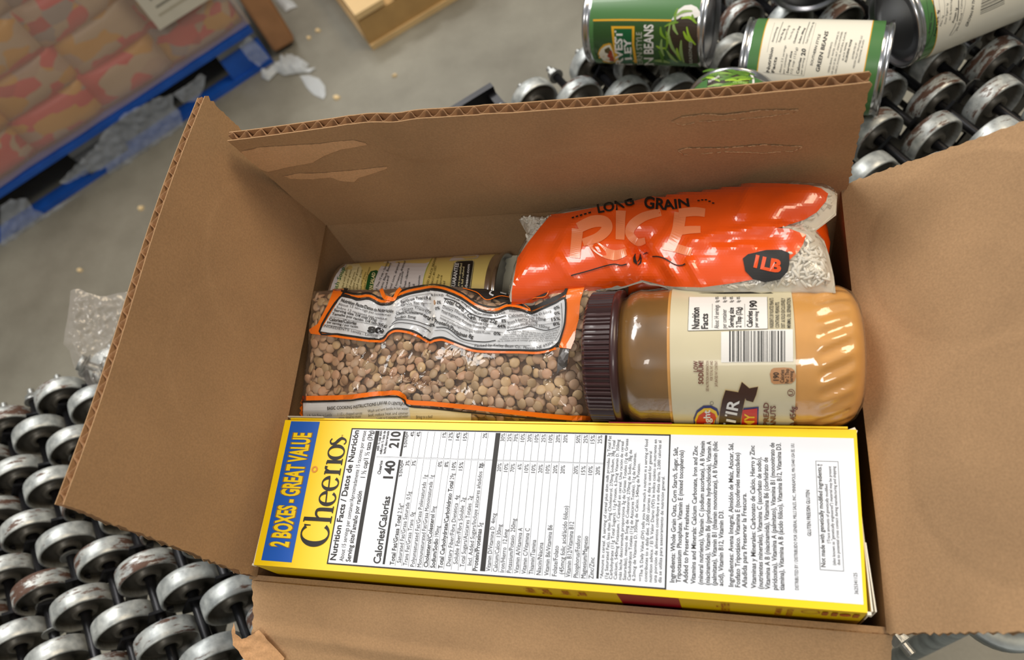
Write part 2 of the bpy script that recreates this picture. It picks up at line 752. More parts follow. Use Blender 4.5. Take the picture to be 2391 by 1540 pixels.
def conveyor():
    root = empty('wheel_conveyor', -5, 20, FLOOR)
    tag(root, 'expandable conveyor with rows of steel skate wheels on dark axles under the open box', 'conveyor')
    mb = MB()
    half = [(0.30, 0.50), (0.66, 0.62), (0.70, 0.84), (0.60, 1.02), (0.32, 1.12), (0.10, 1.32), (0.06, 2.10), (0.18, 2.28), (0.70, 2.36), (0.80, 2.44), (0.79, 2.54), (0.72, 2.60), (0.30, 2.63)]
    prof = [(-a, r) for a, r in half] + [(a, r) for a, r in reversed(half)]
    mb.lathe((0, 0, 0), (0, 0, 1), prof, n=36)
    wm = bpy.data.meshes.new('wheel')
    wm.from_pydata([tuple(v / 100) for v in mb.v], [], mb.f)
    wm.materials.append(ZINC)
    wm.shade_smooth()
    # end nut with threaded tip and washer (axis z)
    mb = MB()
    mb.lathe((0, 0, 0), (0, 0, 1), [(0, 0.2), (0, 0.85), (0.15, 0.85), (0.15, 0.62)], n=20)
    mb.lathe((0, 0, 0), (0, 0, 1), [(0.15, 0.3), (0.15, 0.68), (0.85, 0.68), (0.95, 0.55), (0.95, 0.3)], n=6)
    mb.lathe((0, 0, 0), (0, 0, 1), [(0.95, 0.34), (1.7, 0.34), (1.75, 0.25), (1.75, 0.0)], n=14)
    nm = bpy.data.meshes.new('end_nut')
    nm.from_pydata([tuple(v / 100) for v in mb.v], [], mb.f)
    nm.materials.append(BRIGHT)
    mb = MB()
    mb.lathe((0, 0, 0), (0, 0, 1), [(-0.06, 0.46), (-0.06, 0.95), (0.03, 0.98), (0.06, 0.9), (0.06, 0.46)], n=20)
    rm = bpy.data.meshes.new('retaining_ring')
    rm.from_pydata([tuple(v / 100) for v in mb.v], [], mb.f)
    rm.materials.append(BRIGHT)
    ts = [-28.0 + 3.22 * i for i in range(-4, 7)]
    parity = [i % 2 for i in range(-4, 7)]
    for k in range(1, 15):
        ts.append(-8.68 + (37.2 + 8.68) / 14 * k)
        parity.append(k % 2)
    for k in range(1, 7):
        ts.append(37.2 + 22.0 / 6 * k)
        parity.append(k % 2)
    for k in range(1, 10):
        ts.append(59.2 + 3.33 * k)
        parity.append(k % 2)
    far = [(-28, -42.1), (-21, -41.1), (-15, -40.6), (37, -39.4), (44, -38.9), (59.2, -38.9), (65.5, -38.2), (72.4, -37.8), (95, -37.0)]
    rnd = random.Random(4)
    S0, S1 = -43.4, 20.4
    rows = []
    for t, par in zip(ts, parity):
        da = math.radians(interp(t, [(-40, 0.6), (0, 0.0), (40, -2.5), (70, -5.5), (95, -6)]))
        d = Matrix.Rotation(da, 3, 'Z') @ AXD
        piv = AXN * t + AXD * -18
        pos = lambda s, d=d, piv=piv: piv + d * (s + 18) + Vector((0, 0, ZAX))
        rows.append((t, pos, d))
        drift = interp(t, far)
        rot = d.to_track_quat('Z', 'Y').to_matrix().to_4x4()
        s_far, s_near = drift - 1.6, S1
        # the axle
        mb = MB()
        mb.tube(pos(s_far), pos(s_near), 0.44, 10)
        ax = mb.build('axle', BLACKSTEEL, root)
        for s, sg in ((s_far, -1), (s_near, 1)):
            share('end_nut', nm, Matrix.Translation(W(*pos(s))) @ rot @ (Matrix.Rotation(math.pi, 4, 'X') if sg < 0 else Matrix.Identity(4)), ax)
        s = drift + (3.35 if par else 0.0)
        while s < S1 - 1.0:
            p = pos(s)
            x, y = to_px(p)
            hid = 5 < p.x < 26 and 4 < p.y < 17
            if -330 < x < 2660 and -220 < y < 2150 and not hid:
                w = share('wheel', wm, Matrix.Translation(W(*p)) @ rot @ Matrix.Rotation(rnd.uniform(0, 6.28), 4, 'Z'), ax)
                if rnd.random() < 0.35:
                    share('retaining_ring', rm, Matrix.Translation(W(*pos(s + rnd.choice((1.3, 1.6, -2.6))))) @ rot, ax)
            s += 6.8
    # lower rods and the scissor links that join them, on several lines across the width
    for i in range(len(rows) - 1):
        t, pos, d = rows[i]
        dz = Vector((0, 0, -7.5))
        mb = MB()
        mb.tube(pos(-42) + dz, pos(19) + dz, 0.35, 8)
        mb.build('tie_rod', BLACKSTEEL, root)
        if i + 2 < len(rows):
            p2 = rows[i + 2][1]
            for k in range(9):  # extra link rows added so the space under the wheels reads dark
                mb = MB()
                s = interp(t, far) + 1.7 + 6.8 * k
                x, y = to_px(pos(s) + dz)
                if not (-60 < x < 2450 and -60 < y < 1600) or (700 < x < 1950 and 420 < y < 1540):
                    continue
                a, b = pos(s), p2(s) + dz
                if i % 2:
                    a, b = pos(s) + dz, p2(s)
                dd = (b - a)
                L = dd.length
                dd.normalize()
                side = Vector((d.x, d.y, 0)).normalized()
                side = (side - dd * side.dot(dd)).normalized()
                M = Matrix((dd, side, dd.cross(side))).transposed()
                mb.box((a + b) / 2, L + 1.8, 0.28, 2.0, M)
                mb.build('scissor_link', BLACKSTEEL, root, smooth=False)
    # steel leg near the corner of the box, black bracket on the far side, zinc links along the near edge
    c = at_z(2352, 1392, -27.0)
    mb = MB()
    mb.lathe(c, (0, 0, 1), [(-1.4, 2.6), (-1.3, 3.7), (0.0, 3.8), (0.15, 3.6), (0.1, 2.6), (-0.3, 2.2), (-0.3, 1.2), (0.5, 1.0), (0.5, 0.0)], 40)
    mb.build('leg_collar', mat('galvanised_worn', (150, 158, 160), 0.5, 0.5, vary=0.35, vscale=45), root)
    mb = MB()
    mb.tube(c + Vector((0, 0, -0.5)), Vector((c.x, c.y, FLOOR)), 1.1, 16)
    mb.build('leg_post', mat('galvanised_worn', (150, 158, 160)), root)
    for t_, s_ in ((88.0, -34.0), (86.0, 16.0), (-37.0, 14.0), (-38.0, -38.0)):
        p = AXN * t_ + AXD * s_
        mb = MB()
        mb.tube(Vector((p.x, p.y, -28)), Vector((p.x, p.y, FLOOR)), 1.1, 16)
        mb.build('leg_post', mat('galvanised_worn', (150, 158, 160)), root)
    c = at_z(1078, 268, -21.5)
    M = Matrix.Rotation(math.radians(36), 3, 'Z')
    mb = MB()
    mb.box(c, 9.0, 0.8, 3.0, M)
    mb.box(c + M @ Vector((4.0, -1.4, -0.4)), 0.9, 3.6, 2.4, M)
    mb.build('side_bracket', BLACKSTEEL, root, smooth=False)
    for i in range(0, len(rows) - 2, 2):
        p, q = rows[i][1](20.1), rows[i + 2][1](20.1) + Vector((0, 0, -7.5))
        dd = (q - p)
        L = dd.length
        dd.normalize()
        side = rows[i][2]
        side = (side - dd * side.dot(dd)).normalized()
        mb = MB()
        mb.box((p + q) / 2, L + 1.8, 0.3, 1.6, Matrix((dd, side, dd.cross(side))).transposed())
        mb.build('zinc_link', mat('galvanised_worn', (150, 158, 160)), root, smooth=False)
    return root


conveyor()

# ------------------------------------------------------------------ the corrugated box
KRAFT = cardboard_mat('kraft_board', (180, 145, 108))
KRAFT_EDGE = mat('kraft_cut_edge', (196, 160, 122), 0.9, vary=0.1, vscale=300)
FLUTE = mat('kraft_fluting', (150, 112, 78), 0.9, vary=0.12, vscale=200)
FIBRE = cardboard_mat('bare_fibre', (214, 172, 130))
RL, RR = Vector((-1.25, 22.8, 0.57)), Vector((31.85, 22.8, 0.57))
FL, FR = Vector((-1.3, -0.44, -2.2)), Vector((32.25, -0.44, -2.2))
ZB = -18.55


class Board:
    """a board: bilinear patch a(hinge start) b(hinge end) c(outer end) d(outer start), warped along its normal"""

    def __init__(s, a, b, c, d, warp=None, edge=None, circles=(), flip=1):
        s.a, s.b, s.c, s.d = map(Vector, (a, b, c, d))
        s.N = flip * ((s.b - s.a).cross(s.d - s.a)).normalized()
        s.warp, s.edge, s.circles = warp, edge, circles
        s.Lu, s.Lv = (s.b - s.a).length, ((s.d - s.a).length + (s.c - s.b).length) / 2

    def stain(s, u, v):
        k = 0
        for (cu, cv, r, dep, st) in s.circles:
            d = math.hypot((u - cu) * s.Lu, (v - cv) * s.Lv)
            k = max(k, st * max(0, min(1, (r - d) / 0.25)))
        return k

    def P(s, u, v, off=0.0):
        uu, vv = s.edge(u, v) if s.edge else (u, v)
        p = (s.a * (1 - uu) + s.b * uu) * (1 - vv) + (s.d * (1 - uu) + s.c * uu) * vv
        h = s.warp(u, v) if s.warp else 0.0
        for (cu, cv, r, dep, st) in s.circles:
            d = math.hypot((u - cu) * s.Lu, (v - cv) * s.Lv)
            x = max(0.0, min(1.0, (r - d) / 0.35 + 0.5))
            h += dep * x * x * (3 - 2 * x)
        return p + s.N * (h + off)

    def sheet(s, mb, o1, o2, nu, nv, wave=None):
        k = len(mb.v)
        st = []
        for o in (o1, o2):
            for j in range(nv + 1):
                for i in range(nu + 1):
                    u, v = i / nu, j / nv
                    mb.v.append(s.P(u, v, o + (wave(u) if wave else 0)))
        w = nu + 1
        n = w * (nv + 1)
        for j in range(nv):
            for i in range(nu):
                q = (j * w + i, j * w + i + 1, (j + 1) * w + i + 1, (j + 1) * w + i)
                mb.f.append(tuple(k + x for x in q))
                mb.f.append(tuple(k + n + x for x in reversed(q)))
        rim = [i for i in range(w)] + [j * w + nu for j in range(1, nv + 1)] + [nv * w + i for i in range(nu - 1, -1, -1)] + [j * w for j in range(nv - 1, 0, -1)]
        for x, y in zip(rim, rim[1:] + rim[:1]):
            mb.f.append((k + x, k + n + x, k + n + y, k + y))


def build_board(name, bd, parent, nu, nv, th=0.46, flutes=0, label=None):
    mb = MB()
    if flutes:
        th = 0.58
        bd.sheet(mb, th / 2, th / 2 - 0.05, nu, nv)
        bd.sheet(mb, -th / 2 + 0.05, -th / 2, nu, nv)
    else:
        bd.sheet(mb, th / 2, -th / 2, nu, nv)
    o = mb.build(name, KRAFT, parent)
    auto_smooth(o, 35)
    if bd.circles:
        at = o.data.attributes.new('stain', 'FLOAT', 'POINT')
        n = (nu + 1) * (nv + 1)
        for k in range(len(at.data)):
            kk = k % n
            at.data[k].value = bd.stain((kk % (nu + 1)) / nu, (kk // (nu + 1)) / nv)
    if flutes:
        mb = MB()
        A = th / 2 - 0.075
        rnd = random.Random(flutes)
        ph = [rnd.uniform(-0.5, 0.5) for _ in range(flutes + 2)]

        def wave(u):
            x = u * flutes
            return A * math.sin(2 * math.pi * x + 0.5 * ph[int(x)])
        bd.sheet(mb, 0.022, -0.022, flutes * 8, 10, wave)
        mb.build('fluting', FLUTE, o)
    return o


def nz(x, y, s=1.0, k=0.0):
    return noise.noise(Vector((x * s, y * s, k)))


def carton():
    root = empty('cardboard_box', 15.5, 11, ZB - 0.3)
    tag(root, 'open brown corrugated cardboard box packed with groceries on the wheel conveyor', 'cardboard box')
    BL, BR = Vector((-1.2, 22.8, ZB)), Vector((32.2, 22.8, ZB))
    GL, GR = Vector((-1.2, -0.7, ZB)), Vector((32.2, -0.7, ZB))
    bl = lambda a: (lambda u, v: a * math.sin(math.pi * u) * math.sin(math.pi * min(1, v + 0.18)))
    build_board('side_wall', Board(RL, FL, GL, BL, warp=bl(-1.2)), root, 40, 24).name
    build_board('side_wall', Board(FR, RR, BR, GR, warp=bl(-0.8)), root, 40, 24)
    build_board('end_wall', Board(RR, RL, BL, BR, warp=bl(-0.25)), root, 48, 24)
    build_board('end_wall', Board(FL, FR, GR, GL, warp=lambda u, v: -0.25 * math.sin(math.pi * u) * v), root, 48, 24)
    build_board('bottom', Board(GL, GR, BR, BL), root, 10, 8)
    # left flap: nearly upright
    jag = lambda a, f, k: (lambda x: a * (abs(nz(x * f, 0, 1, k)) + 0.5 * abs(nz(x * f * 3.1, 0, 1, k + 5))))
    jl, jr = jag(0.012, 30, 1.0), jag(0.012, 34, 2.0)

    def edge_l(u, v):
        if u < 0.02:
            u = u - jl(v)
        if u > 0.98:
            u = u + jr(v) - 0.006
        # outer edge bows slightly
        return u, v * (1 + 0.012 * math.sin(6 * u) * v)

    lf = Board(RL, FL, Vector((-3.1, 0.12, 11.0)), Vector((-2.9, 23.0, 12.3)), edge=edge_l,
               warp=lambda u, v: 0.32 * math.sin(math.pi * u) * math.sin(2.6 * v) * (1 - 0.4 * v) - 0.5 * math.exp(-((u) / 0.16) ** 2) * v * (1 - v) * 2,
               circles=((0.26, 0.34, 5.2, -0.022, 0.06), (0.56, 0.42, 4.6, -0.02, 0.05)))
    build_board('flap', lf, root, 130, 60, flutes=28)

    # far flap
    def edge_f(u, v):
        # u runs from the right end to the left end
        ed = interp(u, [(0, 0.0), (0.12, 0.01), (0.30, 0.0), (0.38, -0.012), (0.5, -0.03), (0.62, -0.02), (0.68, -0.005), (0.71, 0.012), (0.80, 0.0), (1.0, 0.0)])
        if u < 0.02:
            u -= jl(v) * 0.6
        if u > 0.98:
            u += jr(v) * 0.4
        return u, v * (1 + ed * v)
    ff = Board(RR, RL, Vector((-1.3, 21.3, 11.05)), Vector((31.5, 20.8, 11.0)), edge=edge_f,
               warp=lambda u, v: v * v * (0.25 * math.sin(7 * u + 0.4) + 0.18 * math.exp(-((u - 0.70) / 0.03) ** 2)) + 0.12 * math.sin(math.pi * v) * math.sin(3.3 * u),
               circles=((0.66, 0.98, 3.6, 0.035, 0.0), (0.42, 0.15, 5.5, 0.03, 0.0)), flip=-1)
    fo = build_board('flap', ff, root, 150, 48, flutes=37)
    # right flap, leaning out towards the camera
    def edge_r(u, v):
        # u runs front to rear
        if u < 0.02:
            u -= jl(v) * 0.8
        if u > 0.98:
            u += jr(v) * 0.8
        return u, v
    rf = Board(FR, RR, Vector((40.6, 20.6, 8.2)), Vector((39.8, -0.9, 7.8)), edge=edge_r,
               warp=lambda u, v: 0.25 * math.sin(2.4 * v) * math.sin(math.pi * u) + 0.1 * nz(u * 3, v * 2),
               circles=((0.765, 0.52, 5.1, -0.05, 0.30), (0.30, 0.62, 5.4, -0.05, 0.30)))
    build_board('flap', rf, root, 120, 60, flutes=28)
    # front flap, folded down and out, its left end cut by a serrated tape edge
    def edge_n(u, v):
        if u < 0.015:
            u += 0.0035 * abs(((v * 46) % 1.0) - 0.5) * 2 + (0.002 * math.sin(v * 9))
        if u > 0.985:
            u += 0.0015 * nz(v * 40, 1)
        return u, v
    crease = lambda u: 0.30 + 0.18 * u
    nf = Board(FL + Vector((0, 0.02, -0.14)), FR + Vector((0, 0.02, -0.14)), Vector((32.2, -7.6, -8.6)), Vector((-1.4, -8.7, -6.9)), edge=edge_n,
               warp=lambda u, v: 0.16 * max(0.0, 1 - abs(v - crease(u)) / 0.07) * (1 if u < 0.63 else max(0, 1 - (u - 0.63) / 0.04)) + 0.22 * math.sin(5 * u) * v + 0.1 * nz(u * 6, v * 4, 1, 3),
               circles=((0.25, -0.1, 5.0, 0.03, 0.05),), flip=-1)
    build_board('flap', nf, root, 150, 60, flutes=36)

    # torn strips where tape came off the far flap (bare fibre and curled shreds)
    def on_flap(bd, px, py, off):
        d = ray(px, py)
        n = bd.N
        h = 0.0
        for _ in range(6):
            t = (bd.a + n * (h + 0.295) - CAMC).dot(n) / d.dot(n)
            q = CAMC + d * t
            u = (q - bd.a).dot((bd.b - bd.a)) / (bd.b - bd.a).length_squared
            v = (q - bd.a).dot((bd.d - bd.a)) / (bd.d - bd.a).length_squared
            h = (bd.P(u, v) - bd.a).dot(n)
        return bd.P(u, v, 0.292 + off)

    c7 = crop(500, 250, 3.188)
    c2 = crop(1000, 0, 3.416)
    strips = [c7((290, 395), (420, 362), (700, 340), (850, 330), (960, 312), (1100, 300), (1190, 320), (1200, 335), (1000, 370), (880, 420), (800, 470), (640, 500), (480, 540), (420, 520), (340, 450)),
              c7((590, 570), (700, 548), (850, 545), (990, 530), (1140, 515), (1290, 495), (1340, 490), (1340, 505), (1230, 545), (1130, 575), (1100, 605), (1000, 600), (930, 575), (800, 590), (640, 590)),
              c2((1980, 985), (2060, 950), (2250, 925), (2391, 930), (2700, 890), (3000, 880), (2960, 905), (2700, 945), (2400, 970), (2200, 985), (2060, 1015)),
              c2((2020, 1215), (2100, 1195), (2391, 1190), (2700, 1160), (3010, 1170), (2940, 1205), (2700, 1225), (2391, 1220), (2200, 1240), (2060, 1245))]
    shred = mat('paper_shred', (200, 158, 118), 0.8, vary=0.1, vscale=250)
    for i, s in enumerate(strips):
        v, f = fill(s, 7)
        rnd = random.Random(i)
        V = [on_flap(ff, x, y, 0.03 + 0.03 * noise.noise(Vector((x / 9, y / 5, i))) * (1.0 if i < 2 else 0.6)) for x, y in v]
        mesh_obj('torn_strip', V, f, FIBRE if i < 2 else KRAFT, fo)
        bd = dens(s, 9)
        mb = MB()
        if i >= 2:
            for (x, y), (x2, y2) in zip(bd, bd[1:] + bd[:1]):
                if rnd.random() < 0.8:
                    a, b = on_flap(ff, x, y, 0.03 + rnd.uniform(0, .04)), on_flap(ff, x2, y2, 0.03 + rnd.uniform(0, .04))
                    mb.tube(a, b, rnd.uniform(0.018, 0.04), 5)
            mb.build('torn_fringe', shred, fo)['kind'] = 'stuff'
    # torn liner at the left end of the front flap
    c5 = crop(500, 1250, 2.657)
    s = c5((150, 540), (165, 610), (200, 640), (300, 585), (350, 640), (460, 760), (430, 840), (240, 800), (160, 680), (140, 600))
    v, f = fill(s, 7)
    V = []
    for x, y in v:
        p = on_flap(nf, x, y, 0.1)
        k = max(0, (590 - x) / 40.0)
        V.append(p + Vector((0, 0, 0.25 + 0.35 * k + 0.12 * noise.noise(Vector((x / 14, y / 14, 2))))))
    mesh_obj('torn_liner', V, f, cardboard_mat('torn_liner_board', (206, 160, 116)), root)
    return root


carton()

# ------------------------------------------------------------------ cereal box
def cereal_box():
    root = empty('cereal_box', 15.5, 4.2, -18.2)
    tag(root, 'tall yellow cereal box standing on edge with white nutrition panel facing up', 'cereal box')
    YEL = mat('yellow_print', (252, 214, 6), 0.36, spec=0.5, bump=0.04, bscale=30)
    BLUE = mat('blue_print', (18, 92, 196), 0.36)
    PANEL = mat('panel_white', (228, 235, 246), 0.33)
    RED = mat('red_print', (160, 22, 38), 0.36)
    ORANGE = mat('brown_print', (178, 92, 10), 0.45)
    GREYB = mat('carton_inside', (190, 184, 170), 0.8)
    PALE = mat('white_board_edge', (236, 230, 214), 0.7)
    zt, zb = 0.0, -18.2
    TF = [Vector((0.0, 0.0, zt)), Vector((31.0, 0.0, zt)), Vector((31.05, 8.5, zt)), Vector((-0.32, 8.5, zt))]
    # body: top, four sides, slightly bulging, closed at the bottom
    mb = MB()
    nx, ny = 40, 12

    def topP(X, Y):
        # panel coordinates in cm, fanning a little towards the far edge
        return Vector((X + Y * 0.0028 * (X - 19.0) * (1.0), Y, zt + 0.10 * math.sin(math.pi * max(0, min(1, X / 31))) * math.sin(math.pi * max(0, min(1, Y / 8.5)))))
    for j in range(ny + 1):
        for i in range(nx + 1):
            mb.v.append(topP(31.0 * i / nx, 8.5 * j / ny))
    w = nx + 1
    for j in range(ny):
        for i in range(nx):
            mb.f.append((j * w + i, j * w + i + 1, (j + 1) * w + i + 1, (j + 1) * w + i))
    rim = [i for i in range(w)] + [j * w + nx for j in range(1, ny + 1)] + [ny * w + i for i in range(nx - 1, -1, -1)] + [j * w for j in range(ny - 1, 0, -1)]
    prev = rim
    for k in range(1, 7):
        z = zt + (zb - zt) * k / 6
        cur = []
        for r in rim:
            p = mb.v[r]
            q = Vector((p.x, p.y, z))
            bul = math.sin(math.pi * k / 6) * 0.25
            if p.y < 0.01:
                q.y -= bul * math.sin(math.pi * max(0, min(1, p.x / 31))) * 0.5
            q.x = q.x * (1 - k / 6) + max(0.0, min(31.0, q.x)) * k / 6
            cur.append(len(mb.v))
            mb.v.append(q)
        for a in range(len(rim)):
            b = (a + 1) % len(rim)
            mb.f.append((prev[b], prev[a], cur[a], cur[b]))
        prev = cur
    mb.f.append(tuple(reversed(prev)))
    body = auto_smooth(mb.build('carton', YEL, root), 30)
    # folded flap edges at both short ends and along the far long edge
    mb = MB()
    mb.box((31.17, 2.9, -3.4), 0.07, 5.6, 6.4, Matrix.Rotation(0.02, 3, 'Z'))
    mb.build('end_flap', PALE, root, smooth=False)
    mb = MB()
    mb.box((31.30, 1.6, -1.0), 0.05, 3.0, 1.6, Matrix.Rotation(0.05, 3, 'Z'))
    mb.build('end_flap', PALE, root, smooth=False)
    mb = MB()
    mb.box((-0.21, 4.25, -4.2), 0.05, 8.3, 8.3, Matrix.Rotation(0.037, 3, 'Z'))
    mb.build('end_flap', PALE, root, smooth=False)
    mb = MB()
    mb.box((31.08, 8.5, -0.25), 0.35, 0.12, 0.5, Matrix.Rotation(0.4, 3, 'Z'))
    mb.box((31.2, 8.2, -0.28), 0.10, 0.6, 0.5, Matrix.Rotation(-0.3, 3, 'Z'))
    mb.build('frayed_corner', PALE, root, smooth=False)
    mb = MB()
    mb.box((31.07, -0.02, -0.2), 0.16, 0.14, 0.42)
    mb.build('frayed_corner', PALE, root, smooth=False)
    mb = MB()
    mb.box((-0.04, 0.02, -0.15), 0.12, 0.12, 0.3)
    mb.build('frayed_corner', PALE, root, smooth=False)
    # glued seam flap along the far long edge: grey board, yellow and red print
    mb = MB()
    seam = [(-0.3, 8.62, -0.12), (0.0, 8.66, 0.02)]
    mb.box((15.4, 8.60, -1.5), 31.0, 0.10, 3.0)
    mb.build('seam_flap', YEL, root, smooth=False)
    mb = MB()
    mb.box((0.95, 8.68, -1.35), 2.4, 0.06, 3.0)
    mb.build('seam_flap', GREYB, root, smooth=False)
    mb = MB()
    mb.box((20.8, 8.665, -1.47), 3.3, 0.06, 3.0)
    mb.build('seam_flap', RED, root, smooth=False)

    def m(X, Y):
        return topP(X, Y), Vector((0, 0, 1))
    pr = Print(m, root, flip=True, off=0.010)
    pr.rect(0.42, 0.27, 2.32, 8.42, BLUE, 0, 1.0)
    pr.rect(4.45, 0.33, 30.85, 8.05, PANEL, 0, 1.0)
    fr = 0.07
    for r in ((4.45, 0.33, 22.33, 0.33 + fr), (4.45, 8.05 - fr, 22.33, 8.05), (4.45, 0.33, 4.45 + fr, 8.05), (22.33 - fr, 0.33, 22.33, 8.05)):
        pr.rect(*r, INK, 2, 1.5, 'printed_line')
    T = lambda s, x, y0, y1, h, mt=INK, b=0.0, res=2: pr.text(s, [(x, y0), (x, (y0 + y1) / 2), (x, y1)], h, mt, b, 2, res)
    # banner
    pr.text('2 BOXES - GREAT VALUE', [(1.92, 1.02), (1.92, 7.72)], 1.12, mat('brown_line', (150, 110, 30), 0.5), 0.062, 1, 3)
    pr.text('2 BOXES - GREAT VALUE', [(1.90, 1.05), (1.90, 7.69)], 1.06, mat('bright_yellow_print', (250, 216, 20), 0.36), 0.034, 2, 3)
    # the serif brand word drawn with a broad pen; local x along +Y, local y along -X
    k = 1.0

    def pen(pts, ws, sub=8, closed=False):
        pr.stroke([(4.27 - p[1], 1.20 + p[0]) for p in pts], ws, INK, 2, sub, closed, 'brand_letter')

    def arc(cx, cy, rx, ry, a0, a1, n, thick, thin, rot=0.0):
        P, Wd = [], []
        for i in range(n + 1):
            a = math.radians(a0 + (a1 - a0) * i / n)
            P.append((cx + rx * math.cos(a), cy + ry * math.sin(a)))
            Wd.append(thin + (thick - thin) * abs(math.cos(a - math.radians(rot))) ** 1.6)
        return P, Wd
    p, w_ = arc(0.68, 0.86, 0.56, 0.84, 48, 318, 18, 0.30, 0.085)
    pen(p, w_, 3)
    pen([(1.13, 1.62), (1.13, 1.22)], [0.10, 0.05])
    pen([(1.47, 0.04), (1.47, 1.72)], [0.21, 0.21])
    pen([(1.28, 0.03), (1.67, 0.03)], [0.07, 0.07])
    pen([(1.30, 1.70), (1.50, 1.70)], [0.07, 0.07])
    pen([(1.50, 0.72), (1.68, 0.98), (1.90, 1.02), (2.02, 0.82), (2.02, 0.04)], [0.06, 0.13, 0.15, 0.20, 0.21])
    pen([(1.84, 0.03), (2.22, 0.03)], [0.07, 0.07])
    for ex in (2.66, 3.52):
        p, w_ = arc(ex, 0.50, 0.34, 0.50, 8, 325, 18, 0.21, 0.075)
        pen(p, w_, 3)
        pen([(ex - 0.30, 0.55), (ex + 0.36, 0.60)], [0.08, 0.08])
    pen([(4.18, 0.04), (4.18, 0.98)], [0.20, 0.20])
    pen([(4.00, 0.03), (4.40, 0.03)], [0.07, 0.07])
    pen([(4.02, 0.97), (4.22, 0.97)], [0.07, 0.07])
    pen([(4.22, 0.66), (4.36, 0.95), (4.52, 0.94)], [0.06, 0.12, 0.19])
    pen([(4.78, 0.04), (4.78, 0.98)], [0.20, 0.20])
    pen([(4.60, 0.03), (4.97, 0.03)], [0.07, 0.07])
    pen([(4.62, 0.97), (4.80, 0.97)], [0.07, 0.07])
    p, w_ = arc(5.36, 0.51, 0.37, 0.50, 0, 360, 20, 0.21, 0.075)
    pen(p, w_, 3)
    pen([(6.18, 0.92), (6.02, 1.01), (5.86, 0.90), (5.90, 0.68), (6.06, 0.52), (6.20, 0.34), (6.14, 0.10), (5.98, 0.02), (5.84, 0.12)], [0.07, 0.08, 0.13, 0.18, 0.20, 0.17, 0.11, 0.07, 0.08])
    ring, rw = arc(4.60, 1.66, 0.15, 0.15, 0, 360, 14, 0.09, 0.09)
    pr.stroke([(4.27 - b, 0.9 + a) for a, b in ring], rw, mat('ring_orange', (226, 150, 60), 0.5), 2, 3, False, 'oat_ring')
    T('TM', 4.0, 7.45, 7.62, 0.1)
    # facts
    T('Nutrition Facts / Datos de Nutrición', 4.94, 0.55, 7.92, 0.34, INK, 0.02, 3)
    T('About 15 servings per container/Aproximadamente 15 raciones por envase', 5.40, 0.53, 7.9, 0.25, INKG)
    T('Serving size/Tamaño por ración', 5.82, 0.53, 4.35, 0.28, INK, 0.015)
    T('1 ½ cup/1 ½ taza (39g)', 5.84, 5.12, 7.92, 0.28, INK, 0.015)
    pr.rect(5.97, 0.50, 6.22, 7.92, INK, 1, 1.5)
    T('Calories/Calorías', 7.55, 0.54, 4.12, 0.40, INK, 0.02, 3)
    pr.rect(7.69, 0.53, 7.82, 6.22, INK, 1, 1.5)
    pr.rect(7.69, 6.42, 7.82, 7.92, INK, 1, 1.5)
    T('140', 7.50, 5.12, 6.15, 0.55, INK, 0.03, 3)
    T('210', 7.52, 6.90, 7.90, 0.55, INK, 0.03, 3)
    T('Cheerios', 6.74, 5.34, 6.14, 0.19, INK, 0.02)
    T('with ¾ cup skim', 6.38, 6.70, 7.92, 0.16, INK, 0.02)
    T('milk/con ¾ taza de', 6.60, 6.52, 7.92, 0.16, INK, 0.02)
    T('leche descremada', 6.82, 6.55, 7.92, 0.16, INK, 0.02)
    T('% DV/VD**', 8.02, 5.25, 6.2, 0.17, INK, 0.015)
    T('% DV/VD**', 8.02, 6.95, 7.9, 0.17, INK, 0.015)
    rows = [('Total Fat/Grasa Total', ' 2.5g*', 8.35, .53, 1, '3%', '4%'), ('', 'Saturated Fat/Grasa Saturada  0.5g', 8.72, .66, 0, '3%', '4%'),
            ('', 'Trans Fat/Grasa Trans  0g', 9.09, .55, 0, '', ''), ('', 'Polyunsaturated Fat/Grasa Poliinsaturada  1g', 9.50, .52, 0, '', ''),
            ('', 'Monounsaturated Fat/Grasa Monoinsaturada  1g', 9.88, .52, 0, '', ''), ('Cholesterol/Colesterol', ' 0mg', 10.25, .54, 1, '0%', '1%'),
            ('Sodium/Sodio', ' 190mg', 10.63, .53, 1, '8%', '12%'), ('Total Carbohydrate/Carbohidrato Total', ' 29g', 11.06, .53, 1, '10%', '14%'),
            ('', 'Dietary Fiber/Fibra Dietética  4g', 11.47, .68, 0, '15%', '15%'), ('', 'Soluble Fiber/Fibra Soluble  2g', 11.84, .80, 0, '', ''),
            ('', 'Total Sugars/Azúcares Totales  2g', 12.22, .68, 0, '', ''), ('', 'Incl. Added Sugars/Incluye azúcares añadidos  1g', 12.60, .79, 0, '2%', '2%'),
            ('Protein/Proteínas', ' 5g', 12.94, .54, 1, '', '')]
    CH = 0.1145
    for bt, lt, x, y, bb, a, b in rows:
        y2 = y
        if bt:
            y2 = y + CH * 1.08 * len(bt)
            T(bt, x, y, y2, 0.24, INK, 0.016)
        T(lt.strip(), x, y2 + (0.1 if bt else 0), y2 + CH * len(lt.strip()) * 0.97 + (0.1 if bt else 0), 0.235, INKG)
        if a:
            T(a, x, 6.2 - 0.155 * len(a), 6.2, 0.22, INKG, 0.008)
        if b:
            T(b, x, 7.92 - 0.155 * len(b), 7.92, 0.22, INKG, 0.008)
        if bt != 'Protein/Proteínas':
            pr.rect(x + 0.055, 0.5, x + 0.073, 6.3, INKG, 1, 2.5, 'printed_line')
            pr.rect(x + 0.055, 6.4, x + 0.073, 7.94, INKG, 1, 2.5, 'printed_line')
    pr.rect(13.08, 0.55, 13.35, 7.94, INK, 1, 1.5)
